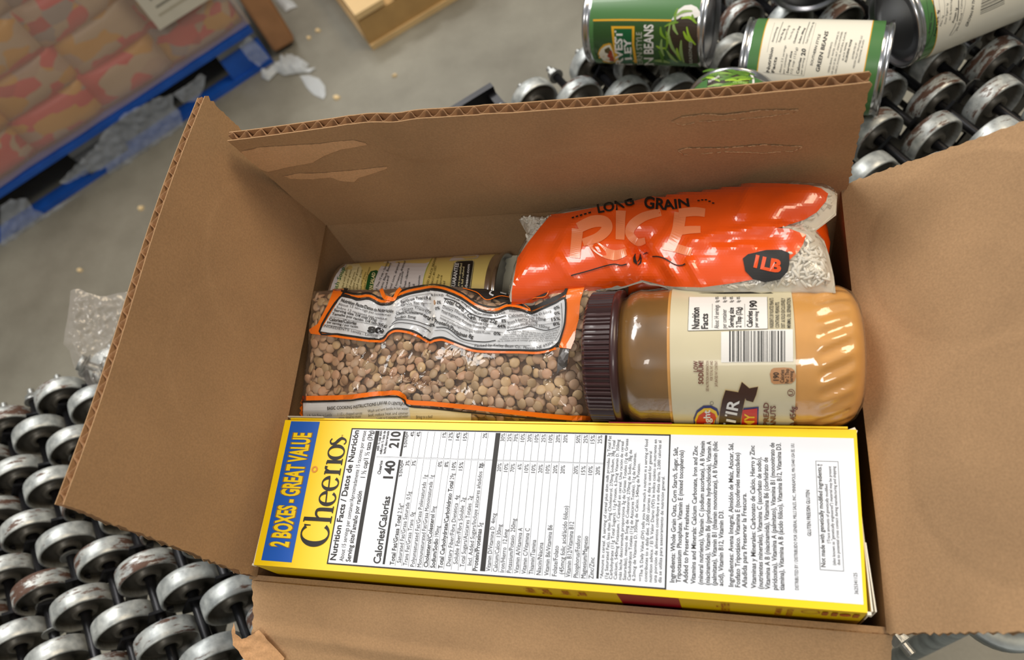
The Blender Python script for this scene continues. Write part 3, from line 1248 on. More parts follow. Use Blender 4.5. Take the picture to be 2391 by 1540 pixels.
    vit = [('Vitamin D/Vitamina D  4mcg', 13.62, '20%', '30%'), ('Calcium/Calcio  130mg', 13.99, '10%', '25%'), ('Iron/Hierro  12.6mg', 14.35, '70%', '70%'), ('Potassium/Potasio  250mg', 14.72, '6%', '10%'),
           ('Vitamin A/Vitamina A', 15.10, '10%', '20%'), ('Vitamin C/Vitamina C', 15.48, '10%', '10%'), ('Thiamin/Tiamina', 15.86, '20%', '25%'), ('Niacin/Niacina', 16.24, '10%', '10%'),
           ('Vitamin B6/Vitamina B6', 16.64, '20%', '20%'), ('Folate/Folato', 17.04, '20%', '20%'), ('(45mcg folic acid/ácido fólico)', 17.38, '', ''), ('Vitamin B12/Vitamina B12', 17.72, '20%', '50%'),
           ('Phosphorus/Fósforo', 18.11, '15%', '25%'), ('Magnesium/Magnesio', 18.48, '10%', '15%'), ('Zinc/Zinc', 18.86, '20%', '25%')]
    for s, x, a, b in vit:
        T(s, x, 0.57 + (0.12 if s[0] == '(' else 0), 0.57 + CH * len(s) * 0.98, 0.235, INKG)
        if a:
            T(a, x, 6.2 - 0.155 * len(a), 6.2, 0.22, INKG)
            T(b, x, 7.92 - 0.155 * len(b), 7.92, 0.22, INKG)
        if s[0] != 'F' and s[0] != 'Z':
            pr.rect(x + 0.055, 0.55, x + 0.073, 6.3, INKG, 1, 2.5, 'printed_line')
            pr.rect(x + 0.055, 6.4, x + 0.073, 7.94, INKG, 1, 2.5, 'printed_line')
    pr.rect(19.0, 0.6, 19.11, 7.94, INK, 1, 1.5)
    for y in (6.33, 6.38):
        pr.rect(6.3, y, 19.0, y + 0.012, INKG, 1, 2.5, 'printed_line')
    foot = ['*Amount in cereal. A serving of cereal plus skim milk provides 3g Total Fat', '(1g Saturated Fat), less than 5mg Cholesterol, 270mg Sodium, 38g Total', 'Carbohydrate (11g Total Sugars), 11g Protein, 6.2mcg Vitamin D, 350mg', 'Calcium, 540mg Potassium. / Cantidad en cereal. Una ración de cereal', 'más leche descremada proporciona 3g de Grasas Totales (1g de Grasas', 'Saturadas), menos de 5mg de Colesterol, 270mg de Sodio, 38g de', 'Carbohidratos Totales (11g de Azúcares Totales), 11g de Proteínas,', '6.2mcg de Vitamina D, 350mg de Calcio, 540mg de Potasio.']
    ends = [7.9, 7.65, 7.7, 7.6, 7.75, 7.15, 7.0, 6.45]
    for i, (s, e) in enumerate(zip(foot, ends)):
        T(s, 19.33 + i * 0.22, 0.62, e, 0.155, INKG)
    foot = ['**The % Daily Value (DV) tells you how much a nutrient in a serving of food', 'contributes to a daily diet. 2,000 calories a day is used for general', 'nutrition advice. / El % Valor Diario (VD) le indica cuánto un nutriente en', 'una porción de alimentos contribuye a una dieta diaria. 2,000 calorías al', 'día se utiliza para asesoramiento de nutrición general.']
    for i, (s, e) in enumerate(zip(foot, [7.75, 7.1, 7.75, 7.7, 5.8])):
        T(s, 21.21 + i * 0.222, 0.62, e, 0.155, INKG)
    ing = [('Ingredients: Whole Grain Oats, Corn Starch, Sugar, Salt,', 22.70, 7.36), ('Tripotassium Phosphate. Vitamin E (mixed tocopherols)', 22.99, 7.2), ('Added to Preserve Freshness.', 23.31, 4.45),
           ('Vitamins and Minerals: Calcium Carbonate, Iron and Zinc', 23.66, 7.45), ('(mineral nutrients), Vitamin C (sodium ascorbate), A B Vitamin', 24.00, 7.72), ('(niacinamide), Vitamin B6 (pyridoxine hydrochloride), Vitamin A', 24.31, 7.72), ('(palmitate), Vitamin B1 (thiamin mononitrate), A B Vitamin (folic', 24.61, 7.72), ('acid), Vitamin B12, Vitamin D3.', 24.91, 4.2),
           ('Ingredientes: Avena Integral, Almidón de Maíz, Azúcar, Sal,', 25.36, 7.65), ('Fosfato Tripotásico. Vitamina E (tocoferoles mezclados)', 25.66, 7.15), ('Añadida para Preservar la Frescura.', 25.96, 5.1),
           ('Vitaminas y Minerales: Carbonato de Calcio, Hierro y Zinc', 26.36, 7.55), ('(nutrientes minerales), Vitamina C (ascorbato de sodio),', 26.66, 6.95), ('Vitamina A B (niacinamida), Vitamina B6 (clorhidrato de', 26.97, 6.95), ('piridoxina), Vitamina A (palmitato), Vitamina B1 (mononitrato de', 27.28, 7.72), ('tiamina), Vitamina A B (ácido fólico), Vitamina B12, Vitamina D3.', 27.58, 7.72)]
    for s, x, e in ing:
        T(s, x, 0.68, e, 0.215, INKG, 0.012)
    T('DISTRIBUTED BY / DISTRIBUIDO POR GENERAL MILLS SALES, INC., MINNEAPOLIS, MN 55440 USA EE. UU.', 28.19, 0.75, 7.72, 0.15, INKG)
    T('GLUTEN FREE/SIN GLUTEN', 28.80, 3.20, 5.38, 0.16, INKG, 0.01)
    for r in ((29.12, 1.7, 29.14, 6.85), (30.1, 1.7, 30.12, 6.85), (29.12, 1.7, 30.12, 1.72), (29.12, 6.83, 30.12, 6.85)):
        pr.rect(*r, INKG, 1, 2.5, 'printed_line')
    T('Not made with genetically modified ingredients.†', 29.36, 1.84, 6.7, 0.19, INK, 0.01)
    T('†Trace amounts of genetically modified', 29.6, 2.9, 5.7, 0.13, INKG)
    T('(also known as "genetically engineered") material may be present', 29.79, 1.95, 6.6, 0.13, INKG)
    T('due to potential cross contact during manufacturing and shipping', 29.98, 1.97, 6.6, 0.13, INKG)
    T('3625341125', 30.66, 0.75, 1.67, 0.15, INKG)
    pr.build()
    # print on the long side that faces the camera
    sd = Print(lambda X, Z: (Vector((X, -0.125 * math.sin(math.pi * max(0, min(1, X / 31))) * math.sin(math.pi * min(1, -Z / 18.2)) - 0.0, Z)), Vector((0, -1, 0))), root, flip=True, off=0.02)
    sd.rect(20.0, -0.02, 22.9, -12.0, RED, 0, 1.0)
    for s, x, y in (('Whole', 15.75, 1.25), ('Cereal', 16.55, 1.3), ('Avena', 17.55, 1.0), ('Tostado', 18.4, 1.0)):
        sd.text(s, [(x, -0.35 - y), (x, -0.35)], 0.5, ORANGE, 0.02, 1, 2)
    sd.text('Gluten Free', [(25.2, -3.2), (25.2, -0.35)], 0.62, ORANGE, 0.0, 1, 2)
    for s, x in (('VITAMINAS', 27.5), ('NUTRICION TICA', 28.0)):
        sd.text(s, [(x, -2.4), (x, -0.5)], 0.26, ORANGE, 0.02, 1, 2)
    sd.stroke([(28.35, -0.9), (28.6, -0.45), (28.95, -0.4), (29.1, -0.9), (28.75, -1.3)], 0.05, ORANGE, 1, 5, True)
    for x in (29.35, 29.75, 30.65):
        sd.rect(x - .12, -0.5, x + .12, -1.4, ORANGE, 1, 1.0)
    sd.poly([(30.2 + .24 * math.cos(a), -0.95 + .32 * math.sin(a)) for a in [i * 0.4 for i in range(16)]], mat('rust_print', (196, 82, 8), 0.45), 1, 0.2)
    sd.build()


cereal_box()

# ------------------------------------------------------------------ cans
STEEL = mat('tin_steel', (200, 200, 202), 0.22, 1.0, vary=0.05, vscale=60)
DARKTIN = mat('tin_lid', (150, 150, 156), 0.3, 1.0)


def can_body(root, A, D, L, r, ref=(0, 0, 1), lab=None, lab_r=0.03, l0=0.75, l1=None):
    """tin with rolled rims, recessed ringed lids and a wrapped paper label"""
    A, D = Vector(A), Vector(D).normalized()
    l1 = L - 0.75 if l1 is None else l1
    mb = MB()
    side = [(0.0, r + 0.02), (0.06, r + 0.12), (0.26, r + 0.12), (0.36, r + 0.02), (0.5, r - 0.05), (0.66, r - 0.02), (0.72, r)]
    prof = side + [(L - a, b) for a, b in reversed(side)]
    mb.lathe(A, D, prof, 56, ref)
    body = mb.build('tin', STEEL, root)
    for p, s in ((A, 1), (A + D * L, -1)):
        mb = MB()
        pr = [(0.0, r + 0.05), (0.02, r - 0.12), (0.42, r - 0.2), (0.46, r - 0.34), (0.34, r - 0.6), (0.42, r - 0.85), (0.34, r - 1.1), (0.44, r - 1.4), (0.44, 0.0)]
        mb.lathe(p, D * s, pr, 48, ref)
        mb.build('lid', DARKTIN, root)
    mb = MB()
    mb.lathe(A, D, [(l0, r - 0.01), (l0, r + lab_r), (l0 + (l1 - l0) / 2, r + lab_r), (l1, r + lab_r), (l1, r - 0.01)], 64, ref)
    auto_smooth(mb.build('paper_label', lab, root), 40)
    return CylSurf(A, D, r + lab_r)


def band(root, sf, a0, a1, half, m_, off, name='printed_panel'):
    """printed band round a tin, centred on the side that faces up and forward"""
    mid = (CAMC - sf.A)
    mid = (mid - sf.D * mid.dot(sf.D)).normalized()
    w = sf.D.cross(mid)
    V, F, n = [], [], 40
    for i in range(n + 1):
        t = math.radians(-half + 2 * half * i / n)
        e = (mid * math.cos(t) + w * math.sin(t)) * (sf.r + off)
        V += [sf.A + sf.D * a0 + e, sf.A + sf.D * a1 + e]
    F = [(2 * i, 2 * i + 1, 2 * i + 3, 2 * i + 2) for i in range(n)]
    mesh_obj(name, V, F, m_, root)


GREEN = mat('label_green', (74, 122, 66), 0.32, coat=0.3)
DGREEN = mat('label_dark_green', (44, 82, 36), 0.32, coat=0.3)
CREAM = mat('label_cream', (236, 232, 216), 0.4, coat=0.2)
GOLD = mat('label_gold', (226, 172, 40), 0.35)
BOXGREEN = mat('label_deep_green', (10, 92, 52), 0.35)


def beans(pr, pts, widths, seed, layer=2):
    cols = [mat('bean_green_%s' % n, c, 0.4) for n, c in (('light', (150, 190, 50)), ('mid', (110, 150, 40)), ('dark', (78, 120, 30)), ('pale', (140, 170, 96)))]
    rnd = random.Random(seed)
    for i, p in enumerate(pts):
        pr.stroke(p, [widths * 0.35] + [widths * rnd.uniform(0.8, 1.1)] * (len(p) - 2) + [widths * 0.35], cols[rnd.randrange(4)], layer + i % 3, 5, False, 'printed_bean')


def can_front():
    r, L = 3.85, 12.0
    A = Vector((12.75, 57.9, -14.9))
    D = (Vector((24.25, 55.45, -14.9)) - A).normalized()
    root = empty('green_bean_can', 18.5, 56.7, -18.8)
    tag(root, 'green bean tin on its side with bean picture label, left of the cream-labelled tin', 'can', 'green bean tins lying on the conveyor')
    sf = can_body(root, A, D, L, r, lab=GREEN)
    pr = Print(sf.px, root)
    c = crop(1370, 0, 7.7)
    pr.poly(c((120, 385), (500, 388), (1000, 385), (1500, 388), (1990, 388), (1985, 600), (1985, 900), (2030, 1130), (1300, 1140), (500, 1140), (180, 1130), (130, 900), (115, 600)), DGREEN, 0, 8)
    pr.stroke(c((115, 365), (700, 358), (1520, 368)), 4.4, GOLD, 1)
    pr.poly(c((440, 470), (860, 470), (855, 800), (910, 1130), (540, 1130), (470, 800)), GOLD, 1, 8)
    pr.poly(c((490, 515), (815, 515), (815, 800), (860, 1130), (590, 1130), (510, 800)), BOXGREEN, 2, 8)
    pr.text('HARVEST', c((690, 1480), (655, 1110), (640, 850), (640, 550)), 17, WHITE_INK, 0.03, 3, 3)
    pr.text('VALLEY', c((850, 1480), (820, 1130), (800, 900), (790, 690)), 15.5, WHITE_INK, 0.03, 3, 3)
    pr.text('SOUTHERN STYLE', c((1040, 1560), (1005, 1100), (995, 850), (990, 575)), 13, mat('dull_white_ink', (176, 180, 166), 0.5), 0.01, 2, 2)
    pr.text('GREEN BEANS', c((1235, 1580), (1195, 1080), (1195, 800), (1195, 440)), 21, WHITE_INK, 0.02, 2, 3)
    # round farm seal
    pr.poly(c((200, 960), (230, 880), (300, 800), (400, 770), (440, 780), (490, 900), (540, 1110), (430, 1135), (300, 1110), (220, 1040)), GOLD, 1, 8)
    pr.poly(c((220, 960), (260, 880), (340, 820), (420, 800), (470, 920), (500, 1080), (400, 1110), (300, 1080), (240, 1020)), CREAM, 2, 8)
    pr.poly(c((320, 880), (400, 840), (440, 900), (400, 960), (330, 940)), mat('seal_olive', (92, 78, 40), 0.5), 3, 8)
    pr.poly(c((400, 920), (450, 900), (500, 1090), (420, 1090), (370, 1000)), mat('seal_red', (168, 64, 36), 0.5), 3, 8)
    # plate of beans
    pr.poly(c((1520, 365), (1640, 180), (1760, 100), (1880, 85), (1980, 130), (2040, 220), (2030, 300), (1900, 330), (1700, 330)), WHITE_INK, 1, 8)
    pr.poly(c((1440, 480), (1700, 300), (1990, 330), (1985, 900), (2010, 1130), (1800, 1140), (1500, 950), (1420, 700)), mat('bean_picture_dark', (52, 40, 26), 0.5), 2, 10)  # dark brown ground of the printed bean picture
    rnd = random.Random(5)
    B = []
    for (x0, y0, x1, y1, b) in [(1640, 150, 1600, 420, 30), (1590, 300, 1900, 200, -40), (1700, 330, 1980, 420, -60), (1560, 380, 1640, 620, 30), (1400, 480, 1650, 400, -20), (1500, 430, 1560, 900, 60), (1480, 620, 1660, 1020, 40), (1330, 480, 1430, 700, 40), (1430, 560, 1420, 900, -30), (1700, 720, 1750, 1120, 30), (1740, 560, 1880, 760, 20), (1800, 480, 1960, 800, 40), (1250, 820, 1420, 860, 20), (1300, 900, 1370, 1120, -20), (1440, 900, 1640, 1110, 20), (1220, 1080, 1500, 1120, -10), (1350, 700, 1390, 1000, 30), (1900, 260, 1970, 420, 20), (1620, 860, 1700, 1080, 20)]:
        mx, my = (x0 + x1) / 2, (y0 + y1) / 2
        dx, dy = x1 - x0, y1 - y0
        l = math.hypot(dx, dy)
        B.append(c((x0, y0), (mx - dy / l * b, my + dx / l * b), (x1, y1)))
    beans(pr, B, 7.5, 3, 3)
    pr.text('SEASONED', c((1905, 1130), (1890, 900), (1900, 740)), 7, mat('dull_white_ink', (176, 180, 166)), 0.01, 7, 2)
    pr.build()


def can_nutrition():
    r, L = 3.85, 11.9
    A = Vector((27.25, 49.75, -14.9))
    D = (Vector((38.7, 47.25, -14.9)) - A).normalized()
    root = empty('green_bean_can', 33, 48.5, -18.8)
    tag(root, 'green bean tin on its side showing cream ingredients panel, just behind the far box flap', 'can', 'green bean tins lying on the conveyor')
    sf = can_body(root, A, D, L, r, lab=GREEN)
    pr = Print(sf.px, root)
    c = crop(1740, 40, 6.831)
    band(root, sf, 1.62, L - 1.72, 128, GOLD, 0.008)
    band(root, sf, 1.70, L - 1.80, 126, CREAM, 0.014)
    T = lambda s, x0, y0, x1, y1, h, b=0.0, mt=INKG: pr.text(s, c((x0, y0), ((x0 + x1) / 2 - 4, (y0 + y1) / 2), (x1, y1)), h, mt, b, 2, 2)
    T('Nutrition', 385, 880, 455, 490, 7.5, 0.02, INK)
    T('Facts', 465, 885, 512, 640, 7, 0.02, INK)
    T('About 3.5 servings', 570, 890, 655, 455, 4.6)
    T('per container', 625, 900, 680, 580, 4.6)
    T('Serving size', 690, 895, 755, 545, 5, 0.02, INK)
    T('1/2 cup (121g)', 750, 900, 838, 490, 5)
    T('Calories', 855, 905, 905, 650, 6, 0.02, INK)
    T('per serving', 905, 910, 950, 650, 3.8, 0.01)
    T('20', 955, 620, 972, 510, 9.5, 0.03, INK)
    for (a, b, d, e, w) in ((495, 410, 605, 80, 1.2), (920, 430, 1030, 80, 1.4), (935, 935, 1130, 95, .5), (285, 880, 935, 935, .5), (350, 560, 470, 90, .4)):
        pr.stroke(c((a, b), ((a + d) / 2 - 8, (b + e) / 2), (d, e)), w, INKG, 1)
    for s, a, b, d, e, bo in (('Amount/serving', 445, 405, 525, 165, .01), ('Total Fat 0g', 555, 410, 640, 190, .02), ('Saturated Fat 0g', 635, 370, 715, 140, 0), ('Trans Fat 0g', 715, 365, 790, 190, 0), ('Cholesterol 0mg', 790, 425, 880, 150, .02), ('Sodium 380mg', 870, 425, 960, 180, .02), ('Total Carbohydrate 4g', 985, 430, 1100, 90, 0)):
        T(s, a, b, d, e, 4.2, bo)
    T('SOUTHERN STYLE', 1070, 775, 1205, 280, 5.5, 0.012, INK)
    T('GREEN BEANS', 1180, 875, 1330, 235, 8.5, 0.02, INK)
    for s, a, b, d, e in (('INGREDIENTS:', 1335, 650, 1400, 400), ('GREEN BEANS, WATER, CONTAINS 2%', 1340, 885, 1505, 235), ('OR LESS OF SEA SALT, ONION POWDER,', 1395, 910, 1560, 235), ('GARLIC POWDER, NATURAL FLAVOR,', 1450, 900, 1620, 240), ('BLACK PEPPER.', 1570, 690, 1635, 400), ('DISTRIBUTED BY', 1725, 670, 1785, 410), ('HIDDEN VALLEY INDUSTRIES, LLC', 1740, 815, 1875, 300), ('MENOMONIE, WI 54751', 1820, 730, 1905, 370)):
        T(s, a, b, d, e, 4.0)
    T('ALLERGENS: NONE', 1615, 725, 1710, 365, 4.6, 0.02, INK)
    pr.build()


def can_right():
    r, L = 3.85, 12.0
    A = Vector((39.9, 52.6, -14.9))
    D = (Vector((50.5, 57.2, -14.9)) - A).normalized()
    root = empty('green_bean_can', 45, 55, -18.8)
    tag(root, 'green bean tin with barcode, its dark bottom end turned to the other tins', 'can', 'green bean tins lying on the conveyor')
    sf = can_body(root, A, D, L, r, lab=GREEN)
    pr = Print(sf.px, root)
    c = crop(2080, 0, 7.688)
    band(root, sf, 1.62, L - 1.62, 128, GOLD, 0.008)
    band(root, sf, 1.70, L - 1.70, 126, CREAM, 0.014)
    T = lambda s, pts, h, b=0.0, mt=INKG: pr.text(s, c(*pts), h, mt, b, 2, 2)
    T('% Daily Value', [(700, 600), (735, 400), (745, 225)], 4.2, 0.01)
    T('Total Carb. 4g', [(800, 660), (850, 420), (865, 180)], 4.6, 0.02, INK)
    T('Fiber 2g', [(900, 470), (930, 370), (945, 280)], 4)
    T('Total Sugars 1g', [(985, 440), (1015, 250), (1025, 60)], 4)
    T('Incl. 0g Added Sugars', [(1070, 360), (1090, 180), (1095, -60)], 4)
    T('Protein 1g', [(1130, 410), (1170, 280), (1190, 140)], 4.6, 0.02, INK)
    T('Vit. D 0mcg • Calcium', [(1190, 560), (1270, 300), (1285, -60)], 4)
    T('GROWN IN THE', [(1370, 480), (1470, 250), (1515, -60)], 5.5, 0.012, INK)
    for p, w in (([(760, 570), (790, 300), (760, 0)], 1.6), ([(640, 840), (750, 600), (745, 590)], 0.8), ([(1185, 380), (1210, 200), (1215, 0)], 1.8), ([(1050, 640), (1130, 500), (1170, 410)], 1.0), ([(600, 880), (690, 640), (690, 400), (640, 0)], 0.5), ([(1080, 640), (1250, 400), (1330, 100), (1335, 0)], 0.5), ([(880, 400), (880, 200), (860, 0)], 0.4), ([(960, 300), (965, 100), (950, 0)], 0.4)):
        pr.stroke(c(*p), w, INKG, 1)
    for i, (o, w) in enumerate([(0, 1.0), (25, 0.7), (45, 0.7), (75, 2.2), (110, 0.8), (135, 1.6), (165, 0.7), (190, 2.0), (225, 1.0), (250, 0.8), (280, 1.8)]):
        pr.stroke(c((1600 + o * 0.12, 255 - o), (1830, 160 - o), (2040, 60 - o)), w, INK, 1)
    pr.build()


def can_end(name_label, A, D, seed, pic=False, L=12.0):
    root = empty('green_bean_can', A[0], A[1], -18.8)
    tag(root, name_label, 'can', 'green bean tins lying on the conveyor')
    sf = can_body(root, A, D, L, 3.85, lab=GREEN)
    if pic:
        pr = Print(sf.px, root)
        c = crop(1600, 0, 3.023)
        pr.poly(c((160, 560), (200, 510), (280, 490), (360, 490), (420, 510), (450, 560), (450, 640), (150, 640)), mat('bean_picture_dark', (52, 40, 26)), 0, 8)
        pr.stroke(c((470, 640), (480, 570), (455, 515), (400, 490)), 5, WHITE_INK, 1)
        B = []
        rnd = random.Random(2)
        for i in range(26):
            x, y = rnd.uniform(170, 430), rnd.uniform(500, 620)
            a = rnd.uniform(-0.5, 0.4)
            l = rnd.uniform(40, 80)
            B.append(c((x - l * math.cos(a), y - l * math.sin(a)), (x, y - 8), (x + l * math.cos(a), y + l * math.sin(a))))
        beans(pr, B, 7, 4, 1)
        pr.text('All-Natural', c((170, 590), (245, 548)), 6, WHITE_INK, 0.01, 6)
        pr.build()


can_front()
can_nutrition()
can_right()
can_end('green bean tin mostly hidden behind the far box flap, only its rounded picture label showing', (26.1, 45.4, -14.9), (-0.12, -1, 0), 1, True)
can_end('green bean tin at the top edge of the view with only its ringed end showing', (33.5, 60.1, -14.9), (0.05, 1, 0), 2)


def bean_tin():
    r, L = 3.9, 12.0
    A = Vector((-0.75, 18.3, -5.05))
    D = Vector((1.0, 0.02, 0.0)).normalized()
    root = empty('bean_can', 5, 18.4, -9)
    tag(root, 'bean tin with yellow and white recipe label lying at the back of the box', 'can')
    YL = mat('label_soft_yellow', (232, 208, 122), 0.35, coat=0.4)
    PALEY = mat('label_pale_yellow', (240, 228, 172), 0.35, coat=0.4)
    OFFW = mat('label_off_white', (222, 216, 216), 0.35, coat=0.4)
    DKG = mat('label_forest', (14, 82, 36), 0.35)
    LIME = mat('label_lime', (178, 190, 60), 0.4)
    sf = can_body(root, A, D, L, r, lab=YL)
    pr = Print(sf.px, root)
    c = crop(760, 580, 5.198)
    pr.poly(c((60, 430), (100, 300), (210, 195), (410, 190), (440, 230), (440, 400), (430, 700), (30, 700)), PALEY, 0, 10)
    pr.poly(c((60, 430), (100, 300), (210, 195), (260, 195), (180, 300), (120, 470), (100, 700), (30, 700)), OFFW, 1, 10)
    pr.poly(c((570, 560), (590, 400), (640, 270), (710, 165), (1290, 110), (1240, 220), (1200, 340), (1180, 480), (1170, 720), (560, 720)), OFFW, 0, 10)
    pr.stroke(c((1300, 108), (1240, 220), (1200, 340), (1180, 480), (1170, 720)), 1.6, LIME, 1)
    pr.poly(c((470, 600), (490, 470), (520, 330), (550, 280), (620, 265), (640, 280), (600, 380), (570, 500), (555, 620)), DKG, 2, 8)
    pr.text('BEAN & CORN SALAD', c((540, 760), (570, 500), (610, 300)), 7.5, PALEY, 0.03, 3)
    pr.text('Meal With Soup', c((130, 760), (160, 450), (240, 240)), 9, mat('label_leaf_ink', (40, 110, 60), 0.5), 0.01, 3)
    for i in range(7):
        x = 215 + i * 45
        pr.text('serve warm or chilled with greens', c((x - 10, 760), (x + 5, 480 - i * 10), (x + 60, 235 + (i % 3) * 30)), 4.2, mat('label_olive_ink', (120, 108, 50), 0.5), 0.0, 3)
    lines = ['Prep 10 min • Total Time 10 min • Servings', '1 can S&W Organic Black Beans', 'drained, rinsed', '1 cup whole kernel corn, drained', '1 can petite diced tomatoes, drained', '2 sliced green onions', '3 tbsp chopped fresh cilantro', '1 tbsp lime juice', '1 tbsp olive oil', '1 tsp ground cumin']
    tops = [(770, 160), (800, 185), (775, 340), (905, 180), (975, 160), (950, 285), (1020, 245), (1030, 410), (1085, 435), (1155, 335)]
    for i, (s, (tx, ty)) in enumerate(zip(lines, tops)):
        x = 625 + i * 56
        pr.text(s, c((x - 15, 780), (x + 10, max(ty + 60, 480)), (tx, ty)), 4.8, INKG, 0.008, 3)
    for s, x, tx, ty in (('ORGANIC PREPARED BLACK BEANS', 1230, 1350, 110), ('S&W FINE FOODS, INC. FARIBAULT, MN 55021', 1290, 1350, 220), ('Certified Organic by', 1345, 1385, 315), ('Quality Assurance', 1395, 1420, 330), ('International', 1440, 1455, 400)):
        pr.text(s, c((x - 15, 780), (x, 500), (tx, ty)), 4.6, mat('label_olive_ink', (120, 108, 50)), 0.01, 3)
    pr.poly(c((1490, 720), (1510, 480), (1530, 300), (1560, 185), (1600, 155), (1780, 145), (1805, 170), (1790, 300), (1765, 480), (1755, 720)), INK, 2, 8)
    pr.stroke(c((1500, 720), (1520, 480), (1540, 300), (1568, 192), (1602, 163), (1775, 153), (1797, 172), (1782, 300), (1757, 480), (1747, 720)), 0.8, PALEY, 3)
    pr.text('SATISFACTION GUARANTEE', c((1560, 900), (1570, 500), (1622, 185)), 8.5, WHITE_INK, 0.02, 4)
    pr.text('Please let us know if you are not satisfied', c((1615, 900), (1622, 500), (1662, 190)), 4.6, PALEY, 0.01, 4)
    pr.text('and we will give you a full refund', c((1660, 900), (1668, 480), (1690, 230)), 4.6, PALEY, 0.01, 4)
    pr.text('Contact us at swbeans.com', c((1715, 900), (1722, 490), (1755, 200)), 6, WHITE_INK, 0.02, 4)
    pr.poly(c((1500, 150), (1560, 90), (1850, 62), (1870, 90), (1840, 120), (1520, 155)), OFFW, 1, 8)
    pr.build()


bean_tin()


def green_carton():
    root = empty('food_carton', 21, 17, -18.2)
    tag(root, 'cream food carton with a green square, mostly hidden under the rice bags', 'carton')
    CR = mat('carton_cream', (212, 208, 186), 0.5, vary=0.03, vscale=20)
    x0, x1, y0, y1, z0, z1 = 10.6, 31.0, 9.2, 22.3, -18.2, -3.9
    mb = MB()
    mb.box(((x0 + x1) / 2, (y0 + y1) / 2, (z0 + z1) / 2), x1 - x0, y1 - y0, z1 - z0)
    mb.build('carton_body', CR, root, smooth=False)
    mb = MB()
    mb.box(((x0 + x1) / 2, y1 - 2.2, z1 + 0.04), x1 - x0 - 0.2, 4.2, 0.05)
    mb.build('closing_flap', CR, root, smooth=False)
    pr = Print(lambda x, y: (Vector((x, y, z1 + 0.07)), Vector((0, 0, 1))), root, True)
    pr.rect(12.0, 19.2, 15.5, 21.8, mat('carton_green', (186, 196, 110), 0.5), 0)
    pr.build()


green_carton()

